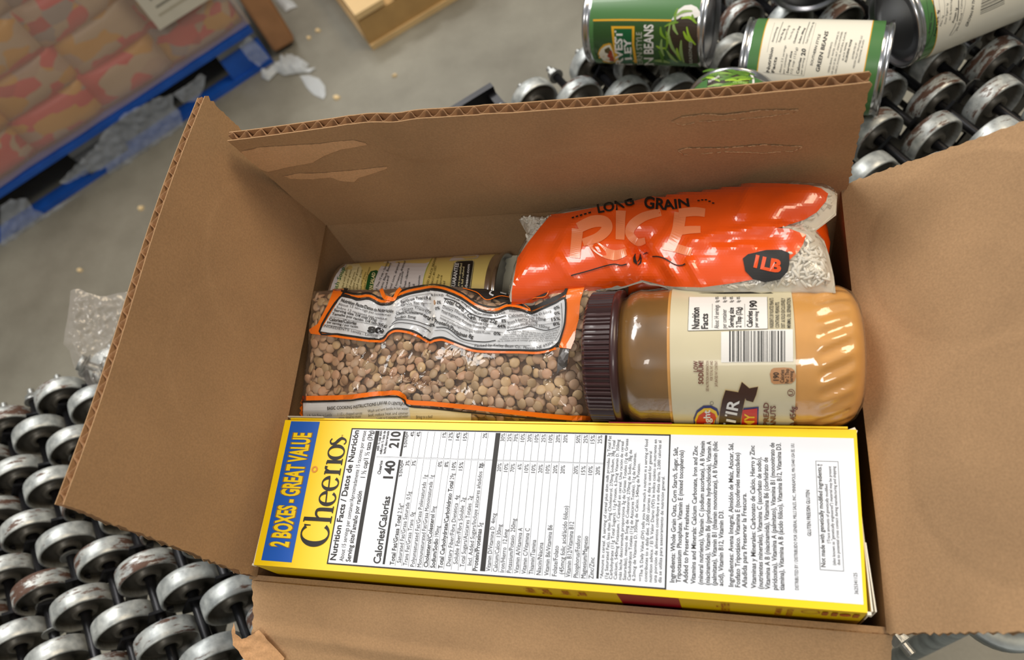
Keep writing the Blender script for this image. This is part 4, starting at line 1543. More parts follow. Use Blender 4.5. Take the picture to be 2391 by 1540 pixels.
# ------------------------------------------------------------------ peanut butter jar
def jar():
    cy, cz, r = 12.55, -0.05, 3.72
    xl, xr = 18.0, 31.75          # lid face, base
    root = empty('peanut_butter_jar', 25, cy, cz - r)
    tag(root, 'peanut butter jar with brown ribbed lid and beige label lying on its side', 'jar')
    D = Vector((1, 0, 0))
    A = Vector((xl, cy, cz))
    LID = mat('lid_brown', (58, 33, 34), 0.34, coat=0.25)
    PB = mat('peanut_butter', (214, 154, 74), 0.45, coat=0.9, vary=0.05, vscale=120)
    OIL = mat('oil_smear', (118, 80, 24), 0.3, coat=1.0, vary=0.3, vscale=35)
    LAB = mat('jar_label_beige', (206, 197, 166), 0.38, coat=0.25, vary=0.04, vscale=30)
    # lid: ribbed skirt and plain bead
    mb = MB()
    rib = lambda x, t: 0.06 * (1 if math.sin(t * 84) > 0 else -1) if 0.15 < x < 1.55 else 0.0
    mb.lathe(A, D, [(0.0, 0.0), (0.0, r - 0.45), (0.06, r - 0.25), (0.2, r - 0.12), (0.8, r - 0.12), (1.5, r - 0.10)], 336, (0, 0, 1), rib)
    auto_smooth(mb.build('lid', LID, root), 30)
    mb = MB()
    mb.lathe(A, D, [(1.45, r - 0.35), (1.5, r - 0.02), (1.62, r + 0.02), (1.86, r + 0.02), (1.9, r - 0.08), (1.9, r - 0.5)], 72, (0, 0, 1))
    mb.build('lid_bead', LID, root)
    # contents
    L = xr - xl
    flute = lambda x, t: (0.085 * math.sin(24 * (t + (x - 11.5) * 0.12)) * max(0, min(1, (x - 11.3) / 0.4)) * max(0, min(1, (13.2 - x) / 0.4)))
    mb = MB()
    prof = [(4.4, r - 0.05), (4.8, r - 0.02), (9.9, r - 0.05), (10.4, r - 0.03), (10.8, r), (11.2, r - 0.02)] + [(11.2 + 0.12 * i, r - 0.02 - (0.0012 * i ** 2.0)) for i in range(1, 17)] + [(13.35, r - 0.52), (13.6, r - 0.95), (13.7, r - 1.5), (13.5, 0.0)]
    mb.lathe(A, D, prof, 144, (0, 0, 1), flute)
    mb.build('peanut_butter', PB, root)
    mb = MB()
    mb.lathe(A, D, [(1.8, r - 0.55), (2.1, r - 0.45), (2.35, r - 0.2), (2.9, r - 0.06), (3.4, r - 0.12), (4.42, r - 0.06)], 96, (0, 0, 1))
    mb.build('oily_neck', OIL, root)
    # clear plastic wall
    FILM = film_mat('clear_jar_plastic', (240, 225, 190), 0.03, 1.0, 0.05, 0.25, 40)
    mb = MB()
    mb.lathe(A, D, [(1.85, r - 0.45), (2.1, r - 0.35), (2.35, r - 0.1), (2.9, r + 0.04), (3.3, r + 0.01), (3.9, r + 0.03), (4.5, r + 0.04)], 96, (0, 0, 1))
    mb.build('jar_wall', FILM, root)
    mb = MB()
    mb.lathe(A, D, [(10.3, r + 0.02), (10.6, r + 0.06), (11.0, r + 0.05)] + [(11.2 + 0.12 * i, r + 0.04 - (0.0012 * i ** 2.0)) for i in range(0, 17)] + [(13.4, r - 0.42), (13.65, r - 0.85), (13.75, r - 1.4)], 144, (0, 0, 1), flute)
    mb.build('jar_wall', FILM, root)
    # label
    mb = MB()
    l0, l1 = 4.55, 10.42
    mb.lathe(A, D, [(l0, r), (l0, r + 0.05), ((l0 + l1) / 2, r + 0.05), (l1, r + 0.05), (l1, r)], 96, (0, 0, 1))
    auto_smooth(mb.build('paper_label', LAB, root), 40)
    sf = CylSurf(A, D, r + 0.05)
    pr = Print(sf.px, root)
    c = crop(1350, 650, 3.4157)
    T = lambda s, x, y0, y1, h, b=0.0, mt=INKG, lay=3: pr.text(s, c((x, y0), (x, (y0 + y1) / 2), (x, y1)), h / 3.4157, mt, b, lay, 2)
    pr.poly(c((885, 150), (1508, 150), (1512, 402), (875, 418)), WHITE_INK, 1, 10)
    for p in (((885, 150), (875, 418)), ((875, 418), (1512, 402)), ((1512, 402), (1508, 150)), ((1068, 395), (1070, 205)), ((1330, 390), (1328, 205))):
        pr.stroke(c(*p), 0.7, INK, 2)
    T('Nutrition', 965, 403, 235, 58, 0.025, INK)
    T('Facts', 1035, 403, 283, 52, 0.025, INK)
    T('About 14 servings', 1122, 400, 215, 38)
    T('per container', 1183, 398, 250, 38)
    T('Serving size', 1240, 392, 235, 40, 0.02, INK)
    T('2 Tbsp (32g)', 1300, 392, 232, 40, 0.02, INK)
    T('Calories', 1390, 390, 262, 44, 0.025, INK)
    T('per serving', 1433, 390, 265, 28, 0.012, INK)
    T('190', 1424, 252, 180, 56, 0.03, INK)
    for i, (s, e) in enumerate((('INGREDIENTS: DRY ROASTED PEANUTS', 160), ('CONTAINS: PEANUTS.', 190), ('DIST. & SOLD EXCLUSIVELY', 160), ('MINIMAL OIL SEPARATION', 160))):
        T(s, 1557 + i * 46, 395, e, 30, 0.012, INK)
    for x in (1120, 1180, 1235, 1290):
        T('0g  0%', x, 195, 150, 26, 0.01, INK)
    pr.poly(c((1140, 425), (1512, 408), (1712, 405), (1715, 660), (1140, 668)), WHITE_INK, 1, 10)
    rnd = random.Random(11)
    x = 1205
    while x < 1655:
        w = rnd.choice((4, 4, 7, 11))
        pr.rect(*c((x, 418))[0], *c((x + w, 662))[0], INK, 2, 8, 'barcode_bar')
        x += w + rnd.choice((5, 5, 9, 13))
    BR = mat('label_brown_ink', (104, 40, 24), 0.4)
    T('LOW', 955, 742, 655, 34, 0.03, BR)
    T('SODIUM!', 998, 838, 655, 38, 0.03, BR)
    T('SEE NUTRITION INFORMATION', 1042, 895, 655, 22, 0.0, BR)
    T('FOR TOTAL FAT AND', 1074, 810, 655, 22, 0.0, BR)
    T('SATURATED FAT CONTENT', 1112, 858, 655, 22, 0.0, BR)
    TAN = mat('label_tan', (186, 136, 92), 0.4)
    pr.poly(c((1528, 760), (1540, 725), (1560, 712), (1640, 708), (1700, 712), (1725, 730), (1738, 775), (1725, 815), (1700, 835), (1560, 840), (1540, 825)), TAN, 1, 10)
    T('190', 1600, 810, 745, 44, 0.015, INK)
    T('Calories', 1642, 828, 725, 32, 0.008, INK)
    T('Per 2 Tbsp', 1680, 832, 718, 30, 0.008, INK)
    T('serving', 1712, 820, 735, 28, 0.008, INK)
    pr.stroke(c(*[(1698 + 27 * math.cos(a), 908 + 27 * math.sin(a)) for a in [k * 0.45 for k in range(14)]]), 1.4, BR, 2, 4, True)
    T('U', 1712, 926, 892, 30, 0.01, BR)
    # heart-shaped red seal with blue rim
    BLU = mat('label_navy', (36, 44, 112), 0.4)
    YE = mat('label_seal_yellow', (240, 196, 40), 0.4)
    RE = mat('label_seal_red', (206, 38, 30), 0.4)
    h = [(925, 1200), (920, 1110), (945, 1050), (1000, 1010), (1060, 1008), (1110, 1035), (1125, 1080), (1100, 1110), (1095, 1150), (1105, 1200)]
    pr.poly(c(*h), BLU, 1, 8)
    cx, cy_ = 1020, 1130
    pr.poly(c(*[(cx + (x - cx) * 0.90, cy_ + (y - cy_) * 0.90 + 8) for x, y in h]), YE, 2, 8)
    pr.poly(c(*[(cx + (x - cx) * 0.78, cy_ + (y - cy_) * 0.74 + 16) for x, y in h]), RE, 3, 8)
    pr.text('Peanut Delight', c((1062, 1500), (1056, 1170), (1050, 1040)), 15, WHITE_INK, 0.025, 4, 2)
    pr.stroke(c(*[(1066 + 13 * math.cos(a), 990 + 13 * math.sin(a)) for a in [k * 0.5 for k in range(12)]]), 0.8, INK, 2, 4, True)
    # brown ribbon with gold edge and lettering
    RB = mat('label_ribbon', (62, 36, 24), 0.4)
    rib1 = [(1115, 1200), (1130, 1060), (1150, 960), (1175, 885), (1270, 900), (1335, 935), (1320, 1000), (1300, 1100), (1290, 1200)]
    rib2 = [(1275, 905), (1305, 820), (1365, 870), (1435, 858), (1420, 920), (1395, 980), (1340, 965), (1325, 930)]
    for q in (rib1, rib2):
        gx, gy = sum(p[0] for p in q) / len(q), sum(p[1] for p in q) / len(q)
        pr.poly(c(*[(gx + (x - gx) * 1.05, gy + (y - gy) * 1.04) for x, y in q]), mat('label_gold_line', (214, 190, 140), 0.4), 2 if q is rib1 else 3, 8)
        pr.poly(c(*q), RB, 4 if q is rib1 else 4, 8)
    pr.text('NO STIR', c((1235, 1490), (1245, 1180), (1285, 965)), 26, WHITE_INK, 0.02, 6, 3)
    pr.poly(c((1305, 1200), (1315, 1030), (1440, 1018), (1435, 1200)), BLU, 2, 8)
    pr.poly(c((1300, 1200), (1308, 1042), (1428, 1030), (1424, 1200)), RE, 3, 8)
    pr.text('CREAMY', c((1400, 1380), (1402, 1170), (1404, 1070)), 22, YE, 0.025, 4, 2)
    T('PEANUT BUTTER SPREAD', 1520, 1680, 985, 42, 0.02, BR)
    T('MADE WITH US PEANUTS', 1575, 1620, 1010, 42, 0.02, BR)
    T('NET WT 16 OZ (1 LB) 454g', 1735, 1690, 1015, 46, 0.02, BR)
    pr.build()


jar()

# ------------------------------------------------------------------ bags
class Bag:
    """pillow bag: outline polygon on a base plane, puffed up on both sides, with ridges"""

    def __init__(s, O, U, V, outline_px, H, Hb, wdt, ridges=(), seed=0, clampv=None, lump=0.1, umin=None):
        s.pl = PlaneSurf(O, U, V)
        s.H, s.Hb, s.w, s.seed, s.lump = H, Hb, wdt, seed, lump
        uv = []
        for (x, y) in outline_px:
            u, v = s.pl.uv(x, y, 0.0)
            if clampv:
                v = max(clampv[0], min(clampv[1], v))
            if umin is not None:
                u = max(umin, u)
            uv.append((u, v))
        s.poly = uv
        s.vlim = clampv or (-1e9, 1e9)
        s.umin = -1e9 if umin is None else umin + 0.03
        s.ridges = []
        for r in ridges:
            pts = [s.pl.uv(x, y, H * 0.8) for (x, y) in r[0]]
            s.ridges.append((pts, r[1], r[2]))
        g = s.g = 0.11
        us, vs = [p[0] for p in uv], [p[1] for p in uv]
        s.u0, s.v0 = min(us) - g, min(vs) - g
        s.nu, s.nv = int((max(us) - s.u0) / g) + 3, int((max(vs) - s.v0) / g) + 3
        s.grid = [[s.h_exact(s.u0 + i * g, s.v0 + j * g) for i in range(s.nu)] for j in range(s.nv)]

    def h(s, u, v):
        x, y = (u - s.u0) / s.g, (v - s.v0) / s.g
        if not (0 <= x < s.nu - 1 and 0 <= y < s.nv - 1):
            return 0.0
        i, j = int(x), int(y)
        x, y = x - i, y - j
        a, b = s.grid[j], s.grid[j + 1]
        return (a[i] * (1 - x) + a[i + 1] * x) * (1 - y) + (b[i] * (1 - x) + b[i + 1] * x) * y

    def h_exact(s, u, v):
        if not inside((u, v), s.poly):
            return 0.0
        d = edge_dist((u, v), s.poly)
        x = min(1.0, d / s.w)
        g = math.sqrt(max(0.0, 1 - (1 - x) ** 2))
        hh = s.H * g
        hh += s.lump * g * noise.noise(Vector((u * 0.35, v * 0.35, s.seed))) + 0.45 * s.lump * g * noise.noise(Vector((u * 0.95, v * 0.95, s.seed + 3)))
        for pts, amp, w in s.ridges:
            b = 1e9
            for i in range(len(pts) - 1):
                (x1, y1), (x2, y2) = pts[i], pts[i + 1]
                dx, dy = x2 - x1, y2 - y1
                t = max(0, min(1, ((u - x1) * dx + (v - y1) * dy) / (dx * dx + dy * dy)))
                b = min(b, math.hypot(u - x1 - t * dx, v - y1 - t * dy))
            hh += amp * math.exp(-(b / w) ** 2) * g
        return hh

    def P(s, u, v, off=0.0):
        e = 0.08
        h0 = s.h(u, v)
        du, dv = (s.h(u + e, v) - s.h(u - e, v)) / (2 * e), (s.h(u, v + e) - s.h(u, v - e)) / (2 * e)
        n = (s.pl.N - s.pl.U * max(-2, min(2, du)) - s.pl.V * max(-2, min(2, dv))).normalized()
        return s.pl.O + s.pl.U * u + s.pl.V * v + s.pl.N * h0 + n * off, n

    def uv_px(s, x, y):
        hh = s.H * 0.7
        for _ in range(14):
            u, v = s.pl.uv(x, y, hh)
            hh = 0.45 * hh + 0.55 * s.h(u, v)
        u, v = s.pl.uv(x, y, hh)
        return max(u, s.umin), max(s.vlim[0], min(s.vlim[1] - 0.03, v))

    def px(s, x, y):
        return s.P(*s.uv_px(x, y))

    def mesh(s, name, m, parent, step, off=0.0, both=True):
        v, f = fill(s.poly, step)
        N = s.pl.N
        V = [s.pl.O + s.pl.U * a + s.pl.V * b + N * (s.h(a, b) + off) for a, b in v]
        F = list(f)
        if both:
            n = len(V)
            for a, b in v:
                d = edge_dist((a, b), s.poly)
                x = min(1.0, d / s.w)
                V.append(s.pl.O + s.pl.U * a + s.pl.V * b - N * (s.Hb * math.sqrt(max(0, 1 - (1 - x) ** 2))))
            F += [tuple(reversed([i + n for i in q])) for q in f]
        return mesh_obj(name, V, F, m, parent)


def lentil_mesh():
    mb = MB()
    prof = []
    for i in range(9):
        a = -math.pi / 2 + math.pi * i / 8
        prof.append((0.105 * math.sin(a) * (0.85 + 0.15 * abs(math.sin(a))), 0.31 * math.cos(a) ** 0.8 if abs(math.cos(a)) > 1e-6 else 0.0))
    mb.lathe((0, 0, 0), (0, 0, 1), prof, 14)
    return mb


def lentil_bag():
    zf = crop(660, 560, 2.8464)
    ridges = [(zf((730, 330), (720, 450), (700, 560), (650, 700), (560, 860), (480, 1030)), 0.34, 0.34),
              (zf((620, 470), (640, 620), (560, 800)), -0.22, 0.5),
              (zf((985, 345), (985, 560), (965, 680), (930, 850), (830, 1050)), 0.30, 0.22),
              (zf((880, 640), (760, 850), (700, 1010)), 0.20, 0.25),
              (zf((900, 520), (880, 640), (850, 760)), -0.12, 0.4),
              (zf((1200, 380), (1250, 470), (1300, 520)), -0.25, 0.8),
              (zf((1560, 400), (1600, 480), (1640, 540)), -0.30, 0.5),
              (zf((1830, 760), (1790, 900), (1750, 960)), 0.22, 0.22),
              (zf((1980, 620), (1930, 760), (1880, 850)), 0.20, 0.25)]
    out = [(702, 640), (722, 652), (760, 668), (800, 676), (880, 680), (960, 674), (1015, 672), (1080, 678), (1140, 690), (1200, 706), (1240, 694), (1300, 672), (1370, 658), (1462, 648),
           (1456, 700), (1430, 745), (1405, 800), (1392, 860), (1384, 930), (1378, 985), (1376, 1020), (1000, 1030), (700, 1022), (690, 975), (684, 900), (684, 840), (690, 770), (697, 700)]
    root = empty('lentil_bag', 8.5, 13.0, -2.8)
    tag(root, 'clear plastic bag of brown lentils with orange framed nutrition label', 'bag of lentils')
    tilt = math.radians(15.5)
    bag = Bag((0, 8.9, -2.8), (1, 0, 0.07), (0, math.cos(tilt), math.sin(tilt)), out, 1.75, 0.3, 1.9, ridges, 7, (0.0, 9.2), 0.22, umin=-0.9)
    FILM = film_mat('lentil_bag_film', (240, 236, 230), 0.03, 1.0, 0.07, 0.7, 55)
    CORE = mat('lentil_core_brown', (120, 92, 70), 0.8)  # darker brown core beneath the lentils
    core = bag.mesh('lentil_heap', CORE, root, 0.5, -0.62)
    film = bag.mesh('bag_film', FILM, root, 0.3, 0.0)
    # sealed fins at the two short ends
    cols = [(182, 148, 118), (168, 134, 104), (190, 160, 120), (164, 138, 104), (186, 146, 116), (176, 148, 122)]
    LM = [mat('lentil_skin_%s' % 'abcdef'[i], c, 0.5, vary=0.12, vscale=180) for i, c in enumerate(cols)]
    meshes = []
    for m_ in LM:
        mb = lentil_mesh()
        me = bpy.data.meshes.new('lentil')
        me.from_pydata([tuple(v / 100) for v in mb.v], [], mb.f)
        me.materials.append(m_)
        me.shade_smooth()
        meshes.append(me)
    rnd = random.Random(21)
    us, vs = [p[0] for p in bag.poly], [p[1] for p in bag.poly]
    items = []
    for layer in (0, 1):
        cell = {}
        for _ in range(14000):
            u, v = rnd.uniform(min(us), max(us)), rnd.uniform(min(vs), max(vs))
            if not inside((u, v), bag.poly) or edge_dist((u, v), bag.poly) < 0.28:
                continue
            k = (int(u / 0.5), int(v / 0.5))
            if any((q[0] - u) ** 2 + (q[1] - v) ** 2 < 0.475 ** 2 for a in (-1, 0, 1) for b in (-1, 0, 1) for q in cell.get((k[0] + a, k[1] + b), ())):
                continue
            cell.setdefault(k, []).append((u, v))
            p, n = bag.P(u, v, -(0.27 + 0.2 * layer + rnd.uniform(0, 0.07)))
            x, y = to_px(p)
            ax = (n + Vector((rnd.gauss(0, .3), rnd.gauss(0, .3), rnd.gauss(0, .3)))).normalized()
            sc = rnd.uniform(0.9, 1.12)
            M = Matrix.Translation(W(*p)) @ ax.to_track_quat('Z', 'Y').to_matrix().to_4x4() @ Matrix.Rotation(rnd.uniform(0, 6), 4, 'Z') @ Matrix.Diagonal((sc, sc * rnd.uniform(.93, 1.0), sc, 1))
            covered = inside((x, y), LABEL_PX)
            items.append((covered or y > 985 or layer == 1, (p - CAMC).length, M, rnd.randrange(6)))
    items.sort(key=lambda t: (t[0], t[1]))
    for cov, d, M, c in items[:300]:
        share('lentil', meshes[c], M, root)
    tmpl = [v / 100 for v in lentil_mesh().v]
    tf = lentil_mesh().f
    for c in range(6):
        V, F = [], []
        for cov, d, M, cc in items[300:]:
            if cc == c:
                k = len(V)
                V += [M @ v for v in tmpl]
                F += [tuple(i + k for i in q) for q in tf]
        o = mesh_obj('lentils', V, F, LM[c], root, True, raw=True)
        o['kind'] = 'stuff'
    # print
    OR = mat('bag_orange', (238, 116, 24), 0.3, coat=0.5)
    LW = mat('bag_label_white', (204, 208, 214), 0.34, coat=0.5)
    CRM = mat('bag_label_cream', (206, 196, 164), 0.36, coat=0.4)
    pr = Print(bag.px, root, off=0.028)
    top = [(375, 385), (480, 410), (560, 405), (640, 440), (700, 440), (740, 410), (820, 380), (900, 365), (985, 355), (1080, 375), (1180, 420), (1290, 490), (1400, 515), (1480, 490), (1560, 500), (1640, 520), (1720, 490), (1800, 455), (1862, 430)]
    right = [(1865, 560), (1850, 640), (1808, 742)]
    bot = [(1700, 768), (1560, 762), (1400, 757), (1250, 742), (1100, 684), (1050, 667), (1000, 672), (960, 682), (900, 642), (820, 612), (740, 602), (690, 624), (640, 668), (480, 650), (360, 630), (240, 610)]
    pan = top + right + bot
    pr.poly(zf(*pan), LW, 1, 6)
    loop = pan
    pr.stroke(zf(*loop), 4.2, INK, 2, 4, True)
    g = [(sum(p[0] for p in pan) / len(pan)), (sum(p[1] for p in pan) / len(pan))]
    pr.stroke(zf(*[(x, y - 22) for x, y in top]), 5.2, OR, 1, 4)
    pr.stroke(zf(*[(x, y - 40) for x, y in top]), 3.6, INK, 1, 4)
    pr.stroke(zf(*[(x, y + 16) for x, y in [(1808, 742)] + bot]), 5.4, OR, 1, 4)
    pr.poly(zf((330, 318), (405, 322), (368, 384), (240, 610), (252, 634), (155, 620), (150, 605), (222, 560), (285, 440)), OR, 0, 7)
    pr.poly(zf((2010, 288), (1985, 370), (1962, 450), (1955, 560), (1938, 640), (1930, 700), (1905, 762), (1826, 752), (1862, 620), (1872, 430), (1868, 405), (1895, 310)), OR, 0, 7)
    pr.poly(zf((375, 382), (405, 322), (425, 335), (395, 372), (500, 400), (480, 408)), INK, 2, 6)
    pr.poly(zf((1870, 400), (1898, 308), (1878, 318), (1855, 385), (1800, 420), (1640, 490), (1640, 505), (1800, 445)), INK, 2, 6)
    pr.poly(zf((1585, 432), (1665, 372), (1762, 342), (1752, 375), (1738, 408), (1655, 432)), INK, 2, 6)
    pr.poly(zf((1180, 350), (1330, 355), (1440, 375), (1540, 420), (1570, 445), (1440, 415), (1340, 420), (1270, 390)), INK, 2, 6)
    pr.stroke(zf((1375, 368), (1360, 390), (1385, 405)), 3.5, LW, 3)
    pr.stroke(zf((1430, 385), (1470, 395)), 4, LW, 3)
    pr.stroke(zf((640, 345), (670, 395), (720, 410), (745, 370), (770, 345)), 9, OR, 3)
    pr.stroke(zf((1180, 350), (1275, 380), (1345, 430), (1440, 408), (1560, 445), (1640, 490)), 1.6, OR, 3)
    pr.stroke(zf((1590, 450), (1660, 425), (1740, 412), (1765, 345)), 1.6, OR, 3)
    a = crop(690, 660, 7.713)
    b = crop(960, 660, 5.434)

    def T(cc, s, pts, h, bold=0.0, sl=0.0):
        pr.text(s, cc(*pts), h, INK if bold > 0.01 else INKG, bold, 3, 2, slant=sl)
    T(a, 'Nutrition Facts/Datos de Nutrición', [(790, 365), (1050, 440), (1380, 540), (1720, 575)], 7, 0.025, 0.15)
    T(a, 'About 13 servings per container', [(745, 425), (1050, 490), (1380, 595), (1680, 640)], 5.5)
    T(a, 'Sobre 13 raciones por envase', [(715, 475), (1020, 560), (1330, 655), (1610, 700)], 5.5)
    T(a, 'Serving size 1/4 cup (35g)', [(675, 525), (950, 590), (1200, 660), (1440, 730)], 5.8, 0.02)
    T(a, 'Tamaño por ración 1/4 taza (35g)', [(640, 590), (950, 650), (1300, 750), (1610, 825)], 5.8, 0.02)
    T(a, 'Calories/Calorías', [(590, 690), (820, 730), (1080, 775)], 7, 0.025)
    T(a, 'per serving / por ración', [(555, 735), (800, 780), (1110, 835)], 5, 0.02)
    T(a, '80', [(1265, 915), (1400, 935), (1560, 950)], 13, 0.045)
    T(a, 'INGREDIENTS: Lentils - Lentejas', [(490, 810), (900, 880), (1200, 960), (1470, 1015)], 6)
    for p in ([(610, 620), (1000, 700), (1600, 840)], [(530, 770), (1000, 850), (1400, 965), (1580, 975)]):
        pr.stroke(a(*p), 0.7, INK, 3)
    T(a, 'Fat/Grasa Total 0.5g', [(1880, 420), (2100, 360), (2390, 350)], 6, 0.02)
    T(a, 'Grasa Sat. 0g', [(1880, 470), (2100, 430), (2310, 455)], 6)
    T(a, 'Grasa Trans 0g', [(1900, 545), (2150, 510), (2391, 600)], 6)
    T(a, 'Chol./Colesterol 0mg', [(1790, 620), (2000, 590), (2240, 620), (2380, 720)], 6.6, 0.02)
    T(a, 'Sodio 5mg', [(1770, 700), (1950, 665), (2140, 690)], 6, 0.012)
    for p in ([(1800, 430), (2000, 310), (2391, 260)], [(1790, 490), (2050, 400), (2391, 430)], [(1780, 560), (2100, 450), (2391, 570)], [(1770, 640), (2050, 540), (2391, 690)], [(1700, 770), (1850, 700), (2150, 740), (2391, 830)], [(1650, 830), (1850, 750), (2250, 830), (2391, 940)]):
        pr.stroke(a(*p), 1.4 if p[0][1] > 700 else 0.6, INK, 3)
    T(b, '0%', [(300, 310), (355, 310)], 7, 0.02)
    T(b, '0%', [(280, 385), (345, 375)], 7, 0.02)
    T(b, '0%', [(230, 515), (300, 515)], 7, 0.02)
    T(b, '0%', [(205, 590), (280, 590)], 7, 0.03)
    T(b, '% D.V./V.D.', [(215, 210), (390, 220)], 4.5, 0.02)
    T(b, 'Amount per serving/Cantidad por porción', [(410, 210), (600, 290), (800, 440), (1010, 480)], 4.5, 0.02, 0.2)
    T(b, '% D.V./V.D.', [(1040, 485), (1180, 450)], 4.5, 0.02)
    T(b, 'Total Carb. / Carb. Total 22g', [(380, 285), (560, 350), (740, 510), (900, 545), (1070, 570)], 8.5, 0.025, 0.1)
    T(b, 'Dietary Fiber/Fibra Dietética 12g', [(375, 360), (560, 430), (760, 560), (960, 605)], 7)
    T(b, 'Total Sugars/Los Azúcares Totales 0g', [(355, 415), (540, 490), (740, 610), (930, 645)], 6.5)
    T(b, 'Includes 0g of Added Sugars/Incluye 0g de Azúcares Añadidos', [(345, 495), (530, 590), (740, 680), (990, 705)], 5.5)
    T(b, 'Protein/Proteínas 8g', [(270, 545), (430, 590), (590, 710), (775, 755)], 8, 0.025)
    T(b, '8%', [(1130, 560), (1190, 555)], 7, 0.02)
    T(b, '44%', [(1075, 625), (1185, 625)], 7, 0.03)
    T(b, '0%', [(1030, 715), (1120, 722)], 7, 0.02)
    for p, w in (([(390, 240), (540, 290), (760, 450), (1000, 510), (1185, 480)], 1.8), ([(380, 330), (560, 390), (760, 540), (1000, 580), (1190, 560)], .6), ([(365, 390), (560, 470), (760, 590), (1000, 625), (1190, 635)], .6), ([(350, 450), (540, 540), (760, 650), (1000, 670), (1150, 690)], .6), ([(300, 600), (450, 620), (650, 760), (900, 800), (1060, 785)], 1.8), ([(280, 640), (420, 650), (620, 780), (850, 840), (1100, 850), (1500, 860)], .8)):
        pr.stroke(b(*p), w, INK, 3)
    T(b, 'Vitamin D/Vitamina D 0mcg', [(1215, 435), (1400, 440), (1550, 490), (1680, 470), (1760, 440)], 6)
    T(b, 'Calcium/Calcio 10mg', [(1212, 500), (1400, 490), (1560, 535), (1690, 545)], 6.6)
    T(b, 'Iron/Hierro 2.3mg', [(1212, 580), (1400, 545), (1500, 570), (1590, 580)], 6.6)
    T(b, 'Potassium/Potasio 330mg', [(1212, 650), (1400, 610), (1560, 625), (1740, 650)], 6.6)
    for s, x0, y0, x1, y1 in (('0%', 1800, 420, 1865, 390), ('0%', 1800, 485, 1868, 470), ('15%', 1765, 560, 1870, 545), ('8%', 1785, 615, 1868, 605)):
        T(b, s, [(x0, y0), (x1, y1)], 7, 0.02)
    for p, w in (([(1200, 665), (1400, 640), (1500, 625), (1700, 670), (1865, 625)], 1.6), ([(1212, 515), (1400, 500), (1600, 550), (1860, 490)], .6), ([(1212, 590), (1400, 560), (1600, 600), (1860, 570)], .6), ([(1880, 330), (1895, 560), (1880, 680), (1810, 810)], .9)):
        pr.stroke(b(*p), w, INK, 3)
    for i, s in enumerate(('* The % Daily Value (DV) tells you how much a nutrient in a serving of', 'food contributes to a daily diet. 2,000 calories a day is used for general', 'nutrition advice. * El % de valor diario (DV) indica la cantidad de un', 'nutriente en una porción contribuye a una dieta diaria. 2000 calorías', 'día se utiliza para el consejo general de la nutrición.')):
        x0 = 1195 - i * 28
        T(b, s, [(x0, 700 + i * 26), (1400, 690 + i * 27), (1640, 720 + i * 24), (1862 - i * 14, 670 + i * 34)], 3.6)
    T(b, 'Packed by Kelley Bean Co., Morrill, NE 69358', [(795, 865), (1000, 860), (1300, 880), (1560, 920), (1790, 850)], 6.5, 0.0, 0.15)
    # cooking panel along the front
    e = crop(660, 900, 5.434)
    pr.poly(e((260, 200), (600, 200), (1000, 180), (1280, 165), (1450, 160), (1540, 200), (1600, 260), (1640, 300), (1900, 330), (2200, 360), (2391, 380), (2391, 520), (260, 520)), LW, 0, 7)
    pr.poly(e((1600, 290), (1900, 325), (2391, 385), (2391, 520), (1640, 520)), CRM, 1, 7)
    pr.stroke(e((250, 208), (700, 205), (1000, 185), (1250, 165), (1450, 165), (1540, 200), (1600, 285), (1900, 320), (2391, 380), (3200, 470), (3600, 510)), 3.4, INK, 2)
    pr.stroke(e((150, 160), (700, 160), (1000, 140), (1250, 120), (1430, 115), (1520, 160), (1590, 235), (1900, 265), (2391, 320), (3000, 400), (3600, 470), (3900, 490)), 10.5, OR, 1)
    pr.poly(e((145, 130), (255, 130), (262, 520), (165, 520)), OR, 1, 7)
    pr.poly(e((148, -60), (235, -60), (215, 110), (150, 118)), INK, 1, 7)
    T(e, 'BASIC COOKING INSTRUCTIONS LAVAR O LENTEJAS', [(575, 310), (900, 300), (1280, 255), (1450, 270), (1560, 270)], 7, 0.012)
    T(e, '1 lb. Split Peas or Lentils', [(320, 385), (635, 385)], 6)
    T(e, '1 1/2 c. chopped carrots', [(710, 380), (1015, 370)], 6)
    T(e, 'onion, sliced to chunk', [(720, 425), (1000, 410)], 6)
    T(e, 'Wash and sort lentils in hot water', [(1085, 350), (1300, 330), (1420, 325), (1600, 330)], 6.5)
    T(e, 'boil, reduce heat and simmer', [(1095, 400), (1340, 385), (1600, 385)], 6.5)
    T(e, 'lentils or 5 minutes, add water', [(1200, 445), (1600, 420)], 6.5)
    T(e, 'Bring to a boil', [(1700, 435), (1900, 435)], 6.5)
    # hanging strip of the label, stamped code
    CODE = mat('code_ink', (96, 60, 40), 0.5)
    pr.text('LOT 3 228 MAY 23', zf((640, 900), (760, 930), (900, 970), (1060, 990)), 9, CODE, -0.01, 1, 2)
    pr.poly(zf((1832, 757), (1895, 765), (1880, 880), (1840, 900), (1815, 930), (1820, 830)), mat('bag_smoke_grey', (78, 74, 72), 0.3, coat=0.5), 0, 7)
    pr.build()


LABEL_PX = [(775, 690), (900, 690), (1010, 675), (1140, 720), (1290, 735), (1365, 662), (1345, 800), (1290, 830), (1100, 815), (1000, 800), (900, 770), (720, 775)]
lentil_bag()


